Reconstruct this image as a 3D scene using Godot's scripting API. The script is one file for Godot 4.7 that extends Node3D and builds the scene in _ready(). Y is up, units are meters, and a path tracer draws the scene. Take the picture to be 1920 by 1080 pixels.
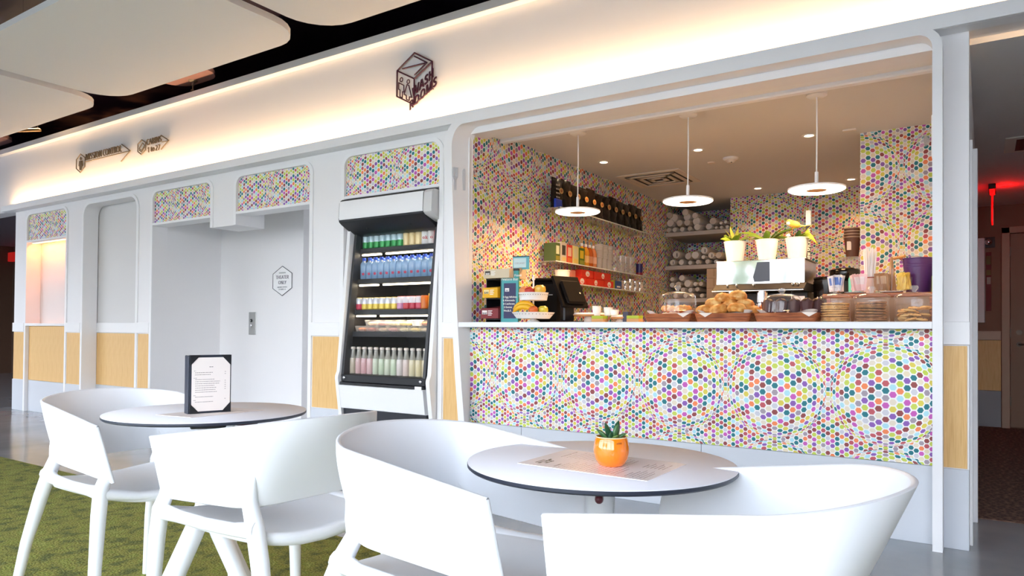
extends Node3D
# A cafe counter in a bright lobby: metres, y up, the long panelled wall's face lies in z = 0 and the room is in front of it (z > 0).

const WALL_H := 2.48
const CTOP := 1.086
var rng := RandomNumberGenerator.new()
var used := {}
var M := {}


class MB:
	# collects triangles; every face is given counter-clockwise as seen from outside
	var st := SurfaceTool.new()
	var g := 1
	var keep := false

	func _init() -> void:
		st.begin(Mesh.PRIMITIVE_TRIANGLES)

	func smooth(k: int) -> void:
		st.set_smooth_group(k)

	func fresh() -> int:
		g += 1
		return g

	func tri(a: Vector3, b: Vector3, c: Vector3) -> void:
		st.add_vertex(a)
		st.add_vertex(c)
		st.add_vertex(b)

	func quad(a: Vector3, b: Vector3, c: Vector3, d: Vector3) -> void:
		tri(a, b, c)
		tri(a, c, d)

	func out(pts: Array, inside: Vector3) -> void:
		# a convex face, turned to look away from a point inside
		var n: Vector3 = (pts[1] - pts[0]).cross(pts[2] - pts[0])
		var flip: bool = n.dot(pts[0] - inside) < 0.0
		for i in range(1, pts.size() - 1):
			if flip:
				tri(pts[0], pts[i + 1], pts[i])
			else:
				tri(pts[0], pts[i], pts[i + 1])

	func box(a: Vector3, b: Vector3, bev := 0.0, xf := Transform3D()) -> void:
		smooth(-1)
		var c := (a + b) * 0.5
		var h := (b - a).abs() * 0.5
		var k := minf(bev, minf(h.x, minf(h.y, h.z)) * 0.9)
		var p := func(s: Vector3, ax: int) -> Vector3:
			var e := h - Vector3.ONE * k
			e[ax] = h[ax]
			return xf * (c + s * e)
		var mid := xf * c
		for ax in 3:
			var u := (ax + 1) % 3
			var v := (ax + 2) % 3
			for sg in [-1.0, 1.0]:
				var q := []
				for w in [[-1.0, -1.0], [1.0, -1.0], [1.0, 1.0], [-1.0, 1.0]]:
					var s := Vector3.ZERO
					s[ax] = sg
					s[u] = w[0]
					s[v] = w[1]
					q.append(p.call(s, ax))
				out(q, mid)
		if k <= 0.0:
			return
		for ax in 3:
			var u := (ax + 1) % 3
			var v := (ax + 2) % 3
			for su in [-1.0, 1.0]:
				for sv in [-1.0, 1.0]:
					var s0 := Vector3.ZERO
					s0[u] = su
					s0[v] = sv
					s0[ax] = -1.0
					var s1 := s0
					s1[ax] = 1.0
					out([p.call(s0, u), p.call(s1, u), p.call(s1, v), p.call(s0, v)], mid)
		for sx in [-1.0, 1.0]:
			for sy in [-1.0, 1.0]:
				for sz in [-1.0, 1.0]:
					var s := Vector3(sx, sy, sz)
					out([p.call(s, 0), p.call(s, 1), p.call(s, 2)], mid)

	func lathe(prof: Array, seg := 24, xf := Transform3D(), wob: Variant = null) -> void:
		# prof: [radius, y] from the foot to the top on the outside
		var grp := fresh()
		for i in prof.size() - 1:
			var p0 := Vector2(prof[i][0], prof[i][1])
			var p1 := Vector2(prof[i + 1][0], prof[i + 1][1])
			if p0.is_equal_approx(p1):
				continue
			if i > 0:
				var d0 := p0 - Vector2(prof[i - 1][0], prof[i - 1][1])
				if absf(d0.angle_to(p1 - p0)) > 0.7:
					grp = fresh()
			smooth(grp)
			for k in seg:
				var a := TAU * k / seg
				var b := TAU * ((k + 1) % seg) / seg
				var f0 := 1.0
				var f1 := 1.0
				if wob != null:
					f0 = wob.call(a)
					f1 = wob.call(b)
				var a0 := xf * Vector3(p0.x * cos(a) * f0, p0.y, p0.x * sin(a) * f0)
				var b0 := xf * Vector3(p0.x * cos(b) * f1, p0.y, p0.x * sin(b) * f1)
				var a1 := xf * Vector3(p1.x * cos(a) * f0, p1.y, p1.x * sin(a) * f0)
				var b1 := xf * Vector3(p1.x * cos(b) * f1, p1.y, p1.x * sin(b) * f1)
				if p0.x > 1e-6:
					tri(b0, a0, a1 if p1.x > 1e-6 else b1)
				if p1.x > 1e-6:
					tri(b0 if p0.x > 1e-6 else a0, a1, b1)

	func tube(path: Array, rad: Array, seg := 10, flat := 1.0) -> void:
		var grp := fresh()
		smooth(grp)
		var rings := []
		var side := Vector3.ZERO
		for i in path.size():
			var t: Vector3 = path[mini(i + 1, path.size() - 1)] - path[maxi(i - 1, 0)]
			t = t.normalized()
			if i == 0:
				side = t.cross(Vector3.UP if absf(t.y) < 0.9 else Vector3.RIGHT).normalized()
			else:
				side = (side - t * side.dot(t)).normalized()
			var up := side.cross(t)
			var r: float = rad[mini(i, rad.size() - 1)]
			var ring := []
			for k in seg:
				var a := TAU * k / seg
				ring.append(path[i] + (side * cos(a) + up * sin(a) * flat) * r)
			rings.append(ring)
		for i in path.size() - 1:
			for k in seg:
				var k2 := (k + 1) % seg
				quad(rings[i][k2], rings[i][k], rings[i + 1][k], rings[i + 1][k2])
		smooth(fresh())
		for k in seg:
			tri(path[0], rings[0][k], rings[0][(k + 1) % seg])
			tri(path[-1], rings[-1][(k + 1) % seg], rings[-1][k])

	func prism(poly: Array, z0: float, z1: float, xf := Transform3D(), soft := 0.6) -> void:
		var p := PackedVector2Array(poly)
		if Geometry2D.is_polygon_clockwise(p):
			p.reverse()
		var ids := Geometry2D.triangulate_polygon(p)
		smooth(-1)
		for i in range(0, ids.size(), 3):
			var a := p[ids[i]]
			var b := p[ids[i + 1]]
			var c := p[ids[i + 2]]
			if (b - a).cross(c - a) < 0.0:
				var t := b
				b = c
				c = t
			tri(xf * Vector3(a.x, a.y, z1), xf * Vector3(b.x, b.y, z1), xf * Vector3(c.x, c.y, z1))
			tri(xf * Vector3(a.x, a.y, z0), xf * Vector3(c.x, c.y, z0), xf * Vector3(b.x, b.y, z0))
		var grp := fresh()
		for i in p.size():
			var a := p[i]
			var b := p[(i + 1) % p.size()]
			var before := p[(i - 1 + p.size()) % p.size()]
			if absf((a - before).angle_to(b - a)) > soft:
				grp = fresh()
			smooth(grp)
			quad(xf * Vector3(a.x, a.y, z0), xf * Vector3(b.x, b.y, z0), xf * Vector3(b.x, b.y, z1), xf * Vector3(a.x, a.y, z1))

	func ball(c: Vector3, r: Vector3, seg := 16, rings := 10, turn := Basis()) -> void:
		var prof := []
		for i in rings + 1:
			var a := -PI / 2 + PI * i / rings
			prof.append([cos(a) if i > 0 and i < rings else 0.0, sin(a)])
		lathe(prof, seg, Transform3D(turn * Basis.from_scale(r), c))

	func grid(f: Callable, nu: int, nv: int, close_u := false) -> void:
		# f(u, v) with u, v in 0..1; the side that u x v points to is outside
		smooth(fresh())
		var pts := []
		for i in nu + 1:
			var row := []
			for j in nv + 1:
				row.append(f.call(0.0 if close_u and i == nu else float(i) / nu, float(j) / nv))
			pts.append(row)
		for i in nu:
			for j in nv:
				quad(pts[i][j], pts[i + 1][j], pts[i + 1][j + 1], pts[i][j + 1])

	func words(s: String, size: float, xf: Transform3D, deep := 0.004, face := "Droid Sans", bold := false) -> void:
		var t := TextMesh.new()
		var f := SystemFont.new()
		f.font_names = PackedStringArray([face])
		if bold:
			f.font_weight = 700
		t.font = f
		t.text = s
		t.font_size = 48
		t.pixel_size = size / 48.0 / 0.72
		t.depth = deep
		t.curve_step = 2.5
		st.append_from(t, 0, xf)
		keep = true

	func done() -> ArrayMesh:
		if not keep:
			st.generate_normals()
		return st.commit()


# ---------- naming ----------
func numbered(s: String) -> String:
	var n: int = used.get(s, 0)
	used[s] = n + 1
	return s if n == 0 else "%s_%03d" % [s, n]


func tag(o: Node, label: String, category: String, group := "", kind := "") -> void:
	o.set_meta("label", label)
	o.set_meta("category", category)
	if group:
		o.set_meta("group", group)
	if kind:
		o.set_meta("kind", kind)


func thing(called: String, label: String, category: String, at := Vector3.ZERO, turn := 0.0, group := "") -> Node3D:
	var o := Node3D.new()
	o.name = numbered(called)
	add_child(o)
	o.position = at
	o.rotation.y = turn
	tag(o, label, category, group)
	return o


func part(called: String, mb: MB, mat: Material, parent: Node, label := "") -> MeshInstance3D:
	return part_mesh(called, mb.done(), mat, parent, label)


func part_mesh(called: String, mesh: Mesh, mat: Material, parent: Node, label := "") -> MeshInstance3D:
	var o := MeshInstance3D.new()
	o.name = called
	o.mesh = mesh
	o.material_override = mat
	parent.add_child(o, true)
	if label:
		o.set_meta("label", label)
	return o


func one(called: String, mb: MB, mat: Material, label: String, category: String, group := "") -> MeshInstance3D:
	var o := part(numbered(called), mb, mat, self)
	tag(o, label, category, group)
	return o


func struct(called: String, mb: MB, mat: Material) -> MeshInstance3D:
	var o := part(called, mb, mat, self)
	o.set_meta("kind", "structure")
	return o


func copy(o: Node3D, base: String, at: Vector3, turn: float, label: String) -> Node3D:
	var c: Node3D = o.duplicate()
	c.name = numbered(base)
	add_child(c)
	c.position = at
	c.rotation.y = turn
	c.set_meta("label", label)
	return c


func boxed(a: Vector3, b: Vector3, bev := 0.0) -> MB:
	var m := MB.new()
	m.box(a, b, bev)
	return m


func turned(prof: Array, seg := 24, xf := Transform3D()) -> MB:
	var m := MB.new()
	m.lathe(prof, seg, xf)
	return m


func at(x: float, y: float, z: float) -> Transform3D:
	return Transform3D(Basis(), Vector3(x, y, z))


# ---------- materials ----------
func paint(c: Color, rough := 0.5, metal := 0.0) -> StandardMaterial3D:
	var m := StandardMaterial3D.new()
	m.albedo_color = c
	m.roughness = rough
	m.metallic = metal
	return m


func rgb(r: int, g: int, b: int) -> Color:
	return Color(r / 255.0, g / 255.0, b / 255.0)


func glow(c: Color, e: float) -> StandardMaterial3D:
	var m := paint(c, 0.6)
	m.emission_enabled = true
	m.emission = c
	m.emission_energy_multiplier = e
	return m


func pane(c: Color, alpha: float, rough := 0.02) -> StandardMaterial3D:
	var m := paint(Color(c.r, c.g, c.b, alpha), rough)
	m.transparency = BaseMaterial3D.TRANSPARENCY_ALPHA
	return m


func noise_tex(sd: int, freq: float, stops: Array, w := 512, h := 512, oct := 5, kind := FastNoiseLite.TYPE_SIMPLEX_SMOOTH) -> NoiseTexture2D:
	var n := FastNoiseLite.new()
	n.seed = sd
	n.frequency = freq
	n.noise_type = kind
	n.fractal_octaves = oct
	var t := NoiseTexture2D.new()
	t.noise = n
	t.width = w
	t.height = h
	t.seamless = true
	if stops:
		var g := Gradient.new()
		g.offsets = PackedFloat32Array(stops.map(func(s): return s[0]))
		g.colors = PackedColorArray(stops.map(func(s): return s[1]))
		t.color_ramp = g
	return t


func bumped(m: StandardMaterial3D, sd: int, freq: float, size: int, strength: float, scale := 1.0) -> void:
	var t := noise_tex(sd, freq, [], size, size, 4)
	t.as_normal_map = true
	t.bump_strength = strength
	m.normal_enabled = true
	m.normal_texture = t
	m.normal_scale = scale


func world_mapped(m: StandardMaterial3D, scale: Vector3, offset := Vector3.ZERO) -> StandardMaterial3D:
	m.uv1_triplanar = true
	m.uv1_world_triplanar = true
	m.uv1_scale = scale
	m.uv1_offset = offset
	return m


func wallpaper_tile() -> ImageTexture:
	# one printed disc of the swelling hexagon pattern: 24 columns by 21 rows, drawn through a fish-eye
	var size := 768
	var inks := [rgb(196, 214, 76), rgb(226, 208, 84), rgb(22, 118, 128), rgb(150, 68, 66), rgb(196, 86, 94), rgb(248, 138, 84), rgb(140, 92, 178), rgb(204, 92, 184), rgb(178, 226, 234), rgb(212, 210, 216), rgb(168, 154, 164), rgb(236, 222, 190), rgb(204, 216, 90), rgb(234, 222, 200), rgb(22, 118, 128)]
	var r := RandomNumberGenerator.new()
	r.seed = 77
	var cells := []
	for c in 24:
		var col := []
		for j in 21:
			var k := r.randi() % inks.size()
			while (j > 0 and col[j - 1] == k) or (c > 0 and (cells[c - 1][j] == k or cells[c - 1][maxi(j - 1, 0)] == k)):
				k = r.randi() % inks.size()
			col.append(k)
		cells.append(col)
	var rgbs := PackedByteArray()
	for c in 24:
		for j in 21:
			var k: Color = inks[cells[c][j]]
			rgbs.append_array([k.r8, k.g8, k.b8])
	var data := PackedByteArray()
	data.resize(size * size * 3)
	var big := 0.485
	for py in size:
		for px in size:
			var u := (px + 0.5) / size - 0.5
			var v := (py + 0.5) / size - 0.5
			var d := sqrt(u * u + v * v)
			if d < big and d > 0.0001:
				var q := d / big
				var s := big * (0.86 * asin(q) / (PI / 2) + 0.14 * q) / d
				u *= s
				v *= s
			var x := (u + 0.5) * 24.0
			var y := (v + 0.5) * 21.0
			var best := 9.0
			var at_c := 0
			var at_j := 0
			var c0 := int(floor(x))
			for c in [c0, c0 + 1]:
				var off := 0.5 if (c & 1) == 1 else 0.0
				var j := int(round(y - off))
				var dx: float = absf(x - c) * 0.866
				var dy: float = absf(y - off - j)
				var m := maxf(dy, dx * 0.866 + dy * 0.5)
				if m < best:
					best = m
					at_c = posmod(c, 24)
					at_j = posmod(j, 21)
			var cover := clampf((0.398 - best) / 0.05 + 0.5, 0.0, 1.0)
			var i := (at_c * 21 + at_j) * 3
			var o := (py * size + px) * 3
			data[o] = int(lerpf(248.0, rgbs[i], cover))
			data[o + 1] = int(lerpf(244.0, rgbs[i + 1], cover))
			data[o + 2] = int(lerpf(240.0, rgbs[i + 2], cover))
	return ImageTexture.create_from_image(Image.create_from_data(size, size, false, Image.FORMAT_RGB8, data))


func papered(tile: Texture2D, period: float, ox: float, oy: float) -> StandardMaterial3D:
	var m := paint(Color.WHITE, 0.55)
	m.albedo_texture = tile
	return world_mapped(m, Vector3.ONE / period, Vector3(ox, oy, ox))


func printed(w: int, h: int, paper: Color, draw: Callable) -> StandardMaterial3D:
	var im := Image.create(w, h, false, Image.FORMAT_RGB8)
	im.fill(paper)
	draw.call(im)
	var m := paint(Color.WHITE, 0.45)
	m.albedo_texture = ImageTexture.create_from_image(im)
	return m


func sheet(a: Vector3, b: Vector3, c: Vector3, d: Vector3, thick := 0.001) -> MB:
	# a printed card: a b c d counter-clockwise from its lower left; the picture on the front, the same ink behind
	var m := MB.new()
	m.smooth(-1)
	var n := (b - a).cross(d - a).normalized() * thick
	var uv := [Vector2(0, 1), Vector2(1, 1), Vector2(1, 0), Vector2(0, 0)]
	var p := [a, b, c, d]
	for k in [0, 2, 1, 0, 3, 2]:
		m.st.set_uv(uv[k])
		m.st.add_vertex(p[k] + n)
	for k in [0, 1, 2, 0, 2, 3]:
		m.st.set_uv(Vector2(0.01, 0.99))
		m.st.add_vertex(p[k])
	for k in 4:
		m.st.set_uv(Vector2(0.01, 0.99))
		m.quad(p[k], p[(k + 1) % 4], p[(k + 1) % 4] + n, p[k] + n)
	return m


func arch(x0: float, x1: float, y1: float, r: float, y0 := 0.0) -> Array:
	# an opening's outline from its left foot over rounded shoulders to its right foot
	var p := [Vector2(x0, y0)]
	for i in 9:
		var a := PI - PI / 2 * i / 8
		p.append(Vector2(x0 + r + cos(a) * r, y1 - r + sin(a) * r))
	for i in 9:
		var a := PI / 2 - PI / 2 * i / 8
		p.append(Vector2(x1 - r + cos(a) * r, y1 - r + sin(a) * r))
	p.append(Vector2(x1, y0))
	return p


func back(p: Array) -> Array:
	var q := p.duplicate()
	q.reverse()
	return q


func _ready() -> void:
	rng.seed = 5
	# camera: a wide lens held almost level, its picture shifted upwards
	var cam := Camera3D.new()
	cam.name = "camera"
	var near := 0.05
	cam.set_frustum(1080.0 / 1338.268 * near, Vector2(0, 63.7 / 1338.268) * near, near, 100.0)
	cam.basis = Basis(Vector3.UP, deg_to_rad(33.4976)) * Basis(Vector3.RIGHT, deg_to_rad(0.8067)) * Basis(Vector3.BACK, deg_to_rad(0.4658))
	cam.position = Vector3(0, 1.02, 4.0385)
	add_child(cam)
	cam.current = true
	# sky and exposure: an overcast bright day outside the glass front behind the camera
	var sky := ProceduralSkyMaterial.new()
	sky.sky_top_color = Color(0.76, 0.82, 0.90)
	sky.sky_horizon_color = Color(0.96, 0.965, 0.98)
	sky.ground_horizon_color = Color(0.62, 0.62, 0.62)
	sky.ground_bottom_color = Color(0.42, 0.42, 0.42)
	sky.sky_energy_multiplier = 1.46
	sky.ground_energy_multiplier = 1.2
	var env := Environment.new()
	env.background_mode = Environment.BG_SKY
	env.sky = Sky.new()
	env.sky.sky_material = sky
	env.tonemap_mode = Environment.TONE_MAPPER_LINEAR
	env.tonemap_exposure = 4.75
	env.sdfgi_enabled = true
	env.ssao_enabled = true
	env.ssil_enabled = true
	var we := WorldEnvironment.new()
	we.name = "world"
	we.environment = env
	add_child(we)
	# the long cove light lies in the trough above the panelled wall
	area_light("cove_light", Vector3(-3.5, 2.512, 0.072), Vector3(PI / 2 - 0.25, 0, 0), Vector2(13.6, 0.016), Color(1.0, 0.83, 0.62), COVE)
	make_materials()
	setting()
	kitchen_shell()
	ceiling_things()
	signs()
	tables_and_chairs()
	fridge()
	counter_things()
	back_bar()
	shelves()
	lamps()
	corridor_things()


const COVE := 1.55


func area_light(called: String, where: Vector3, turn: Vector3, size: Vector2, c: Color, e: float) -> void:
	var l := AreaLight3D.new()
	l.name = called
	l.area_size = size
	l.light_color = c
	l.light_energy = e
	l.area_normalize_energy = true
	l.area_range = 12.0
	l.area_attenuation = 2.0
	l.shadow_enabled = true
	add_child(l, true)
	l.position = where
	l.rotation = turn


func make_materials() -> void:
	M.white = paint(rgb(244, 243, 243), 0.5)
	M.wall = paint(rgb(242, 240, 240), 0.6)
	M.base = paint(rgb(208, 212, 218), 0.45)
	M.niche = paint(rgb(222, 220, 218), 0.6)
	M.bright = paint(rgb(240, 237, 236), 0.7)
	M.plaster = paint(rgb(228, 224, 220), 0.8)
	M.chair = paint(rgb(240, 241, 243), 0.38)
	M.hpl = paint(rgb(246, 244, 248), 0.55)
	M.hpl.metallic_specular = 0.35
	M.black = paint(rgb(24, 25, 30), 0.45)
	M.edge = paint(rgb(38, 44, 58), 0.4)
	M.dark = paint(rgb(36, 33, 32), 0.5)
	M.steel = paint(rgb(200, 198, 196), 0.25, 1.0)
	M.chrome = paint(rgb(235, 235, 238), 0.06, 1.0)
	M.brass = paint(rgb(196, 150, 92), 0.4, 0.7)
	M.dull = paint(rgb(120, 110, 100), 0.5, 0.5)
	M.matt = paint(rgb(22, 19, 19), 0.6)
	M.matt.metallic_specular = 0.2
	M.grey = paint(rgb(150, 152, 156), 0.5)
	M.glass = pane(rgb(120, 130, 130), 0.02)
	M.jar = pane(rgb(240, 238, 232), 0.03)
	M.clear = pane(rgb(225, 232, 236), 0.16)
	M.paper = paint(rgb(238, 226, 214), 0.8)
	M.cup = paint(rgb(246, 242, 238), 0.6)
	# floor: polished grey screed
	var fl := paint(Color.WHITE, 0.16)
	fl.albedo_texture = noise_tex(3, 0.006, [[0.0, rgb(146, 150, 155)], [0.5, rgb(160, 163, 167)], [1.0, rgb(172, 174, 177)]], 512, 512, 6)
	M.floor = world_mapped(fl, Vector3.ONE * 0.35)
	# moss-patterned carpet
	var gr := paint(Color.WHITE, 1.0)
	gr.albedo_texture = noise_tex(11, 0.009, [[0.15, rgb(96, 104, 46)], [0.36, rgb(128, 130, 54)], [0.52, rgb(148, 146, 64)], [0.68, rgb(136, 144, 56)], [0.88, rgb(160, 164, 80)]], 1024, 1024, 7)
	gr.detail_enabled = true
	gr.detail_blend_mode = BaseMaterial3D.BLEND_MODE_MUL
	gr.detail_albedo = noise_tex(12, 0.18, [[0.15, Color(0.62, 0.62, 0.55)], [0.5, Color(0.98, 0.98, 0.95)], [1.0, Color(1, 1, 1)]], 512, 512, 3)
	gr.detail_uv_layer = BaseMaterial3D.DETAIL_UV_1
	bumped(gr, 13, 0.16, 512, 4.0, 0.7)
	gr.heightmap_enabled = false
	M.grass = world_mapped(gr, Vector3.ONE * 0.9)
	var ca := paint(Color.WHITE, 1.0)
	ca.albedo_texture = noise_tex(15, 0.05, [[0.2, rgb(92, 66, 54)], [0.5, rgb(122, 92, 78)], [0.8, rgb(150, 118, 100)]], 512, 512, 4, FastNoiseLite.TYPE_CELLULAR)
	M.carpet = world_mapped(ca, Vector3(1.6, 1.6, 0.8))
	# oak veneer, grain upright
	var oak := paint(Color.WHITE, 0.5)
	oak.albedo_texture = noise_tex(21, 0.02, [[0.1, rgb(222, 174, 106)], [0.45, rgb(232, 188, 120)], [0.6, rgb(236, 194, 128)], [0.9, rgb(228, 182, 114)]], 512, 512, 5)
	M.oak = world_mapped(oak, Vector3(9.0, 0.35, 9.0))
	var tray := paint(Color.WHITE, 0.5)
	tray.albedo_texture = noise_tex(22, 0.02, [[0.1, rgb(120, 62, 34)], [0.5, rgb(164, 92, 54)], [0.9, rgb(196, 126, 80)]], 256, 256, 5)
	M.tray = world_mapped(tray, Vector3(1.2, 14.0, 8.0))
	# the printed wall covering
	var tile := wallpaper_tile()
	M.paper_front = papered(tile, 0.54, 0.5 + 0.416 / 0.54, 0.5 - 0.72 / 0.54)
	M.paper_head = papered(tile, 0.50, 0.5, 0.5 - 2.26 / 0.5)
	M.paper_side = papered(tile, 0.60, 0.5, 0.4)
	M.paper_back = papered(tile, 0.56, 0.493 / 0.56, 0.5 - 2.22 / 0.56)
	M.void = paint(rgb(46, 26, 48), 0.7)


func nebula(im: Image) -> void:
	# the printed night sky of the void: nearly black, lavender wisps towards the glass front, one rust-coloured cloud
	var n := FastNoiseLite.new()
	n.seed = 9
	n.frequency = 0.035
	n.fractal_octaves = 5
	for y in 230:
		for x in 452:
			var wx := -19.0 + 22.6 * (x + 0.5) / 452.0
			var wz := 5.5 - 11.5 * (y + 0.5) / 230.0
			var f := clampf(0.5 + n.get_noise_2d(x, y * 1.6) * 0.9, 0.0, 1.0)
			var rust := clampf(1.25 - Vector2((wx + 9.2) / 1.7, (wz + 0.70) / 0.6).length(), 0.0, 1.0) * smoothstep(0.25, 0.75, f)
			var lav := smoothstep(0.42, 0.8, f) * clampf((wz - 0.9) * 1.6, 0.0, 1.0)
			im.set_pixel(x, y, rgb(40, 24, 46).lerp(rgb(240, 160, 112), rust).lerp(rgb(92, 80, 128), lav * 0.8))


func street_trees() -> void:
	# what the polished coffee machine mirrors: broad-leaved trees on the pavement outside
	var leaf := MB.new()
	leaf.grid(func(u, v): return Vector3((u - 0.5) * 0.13 * sin(PI * (0.1 + 0.85 * v)), 0.01 * sin(PI * u), (v - 0.5) * 0.2), 3, 4)
	var lm := leaf.done()
	var lmat := paint(rgb(112, 124, 92), 0.6)
	lmat.backlight_enabled = true
	lmat.backlight = Color(0.2, 0.25, 0.08)
	lm.surface_set_material(0, lmat)
	var r := RandomNumberGenerator.new()
	r.seed = 21
	for q in [[-4.4, 10.5, "left"], [-1.9, 11.5, "right"]]:
		var t := thing("street_tree", "leafy young street tree outside the glass front, %s of the two" % q[2], "tree", Vector3(q[0], -0.02, q[1]))
		var m := MB.new()
		m.tube([Vector3.ZERO, Vector3(0.03, 1.0, 0), Vector3(0, 1.9, 0.05), Vector3(0.05, 3.2, 0)], [0.09, 0.075, 0.06, 0.02], 10)
		for k in 7:
			var a := k * 2.4
			m.tube([Vector3(0, 1.4 + 0.22 * k, 0), Vector3(cos(a) * 0.6, 1.9 + 0.25 * k, sin(a) * 0.6), Vector3(cos(a) * 1.2, 2.2 + 0.25 * k, sin(a) * 1.2)], [0.035, 0.022, 0.008], 6)
		part("trunk", m, paint(rgb(96, 80, 66), 0.8), t)
		var mm := MultiMesh.new()
		mm.transform_format = MultiMesh.TRANSFORM_3D
		mm.mesh = lm
		mm.instance_count = 95
		for i in 95:
			var d := Vector3(r.randfn(), r.randfn(), r.randfn()).normalized() * pow(r.randf(), 0.45)
			var b := Basis.from_euler(Vector3(r.randf() * TAU, r.randf() * TAU, r.randf() * TAU))
			mm.set_instance_transform(i, Transform3D(b.scaled(Vector3.ONE * 2.2), Vector3(d.x * 1.5, 2.7 + d.y * 1.2, d.z * 1.3)))
		var f := MultiMeshInstance3D.new()
		f.name = "foliage"
		f.multimesh = mm
		f.set_meta("kind", "stuff")
		t.add_child(f)


func setting() -> void:
	# floor and carpets
	struct("floor", boxed(Vector3(-19, -0.15, -6), Vector3(3.6, 0, 5.5)), M.floor)
	struct("floor_carpet_grass", boxed(Vector3(-9.0, 0.0, 1.56), Vector3(0.6, 0.008, 5.25), 0.003), M.grass)
	struct("floor_carpet_corridor", boxed(Vector3(-0.055, 0.0, -5.6), Vector3(1.75, 0.006, -0.74), 0.002), M.carpet)
	# the panelled wall: one slab whose openings run down to the floor
	var p := [Vector2(-10.2, 0)]
	p.append(Vector2(-10.2, 2.51))
	p.append(Vector2(-0.06, 2.51))
	p.append(Vector2(-0.06, 0))
	p.append_array(back([Vector2(-3.045, 0), Vector2(-3.045, 2.42), Vector2(-0.2, 2.42), Vector2(-0.2, 0)]))
	p.append_array(back(arch(-4.295, -3.31, 2.415, 0.08)))
	var n3 := arch(-7.07, -6.09, 2.415, 0.08)
	n3[n3.size() - 1] = Vector2(-6.09, 1.98)
	var n3b := arch(-5.70, -4.705, 2.415, 0.08)
	n3b[0] = Vector2(-5.70, 1.98)
	n3.append_array(n3b)
	p.append_array(back(n3))
	p.append_array(back(arch(-8.47, -7.37, 2.412, 0.13)))
	p.append_array(back(arch(-9.86, -8.875, 2.415, 0.08)))
	var wb := MB.new()
	wb.prism(p, -0.15, 0.0, Transform3D(), 0.3)
	var wall := struct("wall_back", wb, M.wall)
	# raised trims round the openings
	for a in [[-9.86, -8.875, 2.415, 0.08], [-8.47, -7.37, 2.412, 0.13], [-4.295, -3.31, 2.415, 0.08]]:
		var ring := arch(a[0] - 0.038, a[1] + 0.038, a[2] + 0.03, a[3] + 0.035)
		ring.append_array(back(arch(a[0], a[1], a[2], a[3])))
		var t := MB.new()
		t.prism(ring, 0.0, 0.012, Transform3D(), 0.3)
		part("opening_trim", t, M.white, wall)
	var r3 := arch(-7.07 - 0.038, -4.705 + 0.038, 2.445, 0.115)
	r3.append_array([Vector2(-4.705, 0)])
	r3.append_array(back(n3).slice(1))
	var ins := MB.new()
	# the pendant between the two heads stays bare: two half rings
	var ra := arch(-7.108, -6.052, 2.445, 0.115)
	ra[ra.size() - 1] = Vector2(-6.052, 1.98)
	var ia := arch(-7.07, -6.09, 2.415, 0.08)
	ia[ia.size() - 1] = Vector2(-6.09, 1.98)
	ra.append_array(back(ia))
	ins.prism(ra, 0.0, 0.012, Transform3D(), 0.3)
	part("opening_trim", ins, M.white, wall)
	var inb := MB.new()
	var rb := arch(-5.738, -4.667, 2.445, 0.115)
	rb[0] = Vector2(-5.738, 1.98)
	var ib := arch(-5.70, -4.705, 2.415, 0.08)
	ib[0] = Vector2(-5.70, 1.98)
	rb.append_array(back(ib))
	inb.prism(rb, 0.0, 0.012, Transform3D(), 0.3)
	part("opening_trim", inb, M.white, wall)
	# wainscot on each pier: rail, oak panel, grey base
	for c in [[-10.2, -9.90], [-8.835, -8.51], [-7.33, -7.11], [-4.665, -4.335], [-3.27, -3.05], [-0.175, -0.06]]:
		var x0: float = c[0]
		var x1: float = c[1]
		part("chair_rail", boxed(Vector3(x0 - 0.002, 0.976, 0), Vector3(x1 + 0.004, 1.087, 0.018), 0.003), M.white, wall)
		part("oak_panel", boxed(Vector3(x0 + 0.008, 0.386, -0.005), Vector3(x1 - 0.008, 0.970, 0.004), 0.001), M.oak, wall)
		part("base_panel", boxed(Vector3(x0, 0.0, -0.005), Vector3(x1, 0.382, 0.010), 0.002), M.base, wall)
	# heads of the openings, papered, each with a white lip below
	for hd in [[-9.86, -8.875, 0.08, 0.08], [-7.07, -6.09, 0.08, 0.08], [-5.70, -4.705, 0.08, 0.08], [-4.295, -3.31, 0.08, 0.08]]:
		var hm := MB.new()
		hm.prism(arch(hd[0], hd[1], 2.415, hd[2], 2.10), -0.06, -0.012, Transform3D(), 0.3)
		part("wallpaper_panel", hm, M.paper_head, wall)
		part("lip", boxed(Vector3(hd[0], 2.075, -0.15), Vector3(hd[1], 2.10, 0.012), 0.003), M.white, wall)
	part("pendant_box", boxed(Vector3(-6.09, 1.98, -0.3), Vector3(-5.70, 2.40, -0.15), 0.002), M.white, wall)
	# niche with the lit ledge
	var nb := struct("wall_niche", boxed(Vector3(-10.1, 0, -0.30), Vector3(-8.66, 2.48, -0.15)), M.niche)
	part("ledge", boxed(Vector3(-9.86, 1.047, -0.15), Vector3(-8.875, 1.080, 0.014), 0.003), M.white, nb)
	part("oak_panel", boxed(Vector3(-9.86, 0.383, -0.08), Vector3(-8.875, 1.046, -0.03), 0.002), M.oak, nb)
	part("base_panel", boxed(Vector3(-9.86, 0.0, -0.08), Vector3(-8.875, 0.381, -0.028), 0.002), M.base, nb)
	# tall blind recess
	var nc := struct("wall_recess", boxed(Vector3(-8.64, 0, -0.32), Vector3(-7.28, 2.48, -0.16)), M.niche)
	part("chair_rail", boxed(Vector3(-8.468, 0.976, -0.16), Vector3(-7.372, 1.087, -0.145), 0.003), M.white, nc)
	part("oak_panel", boxed(Vector3(-8.468, 0.386, -0.16), Vector3(-7.372, 0.970, -0.152), 0.001), M.oak, nc)
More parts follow.
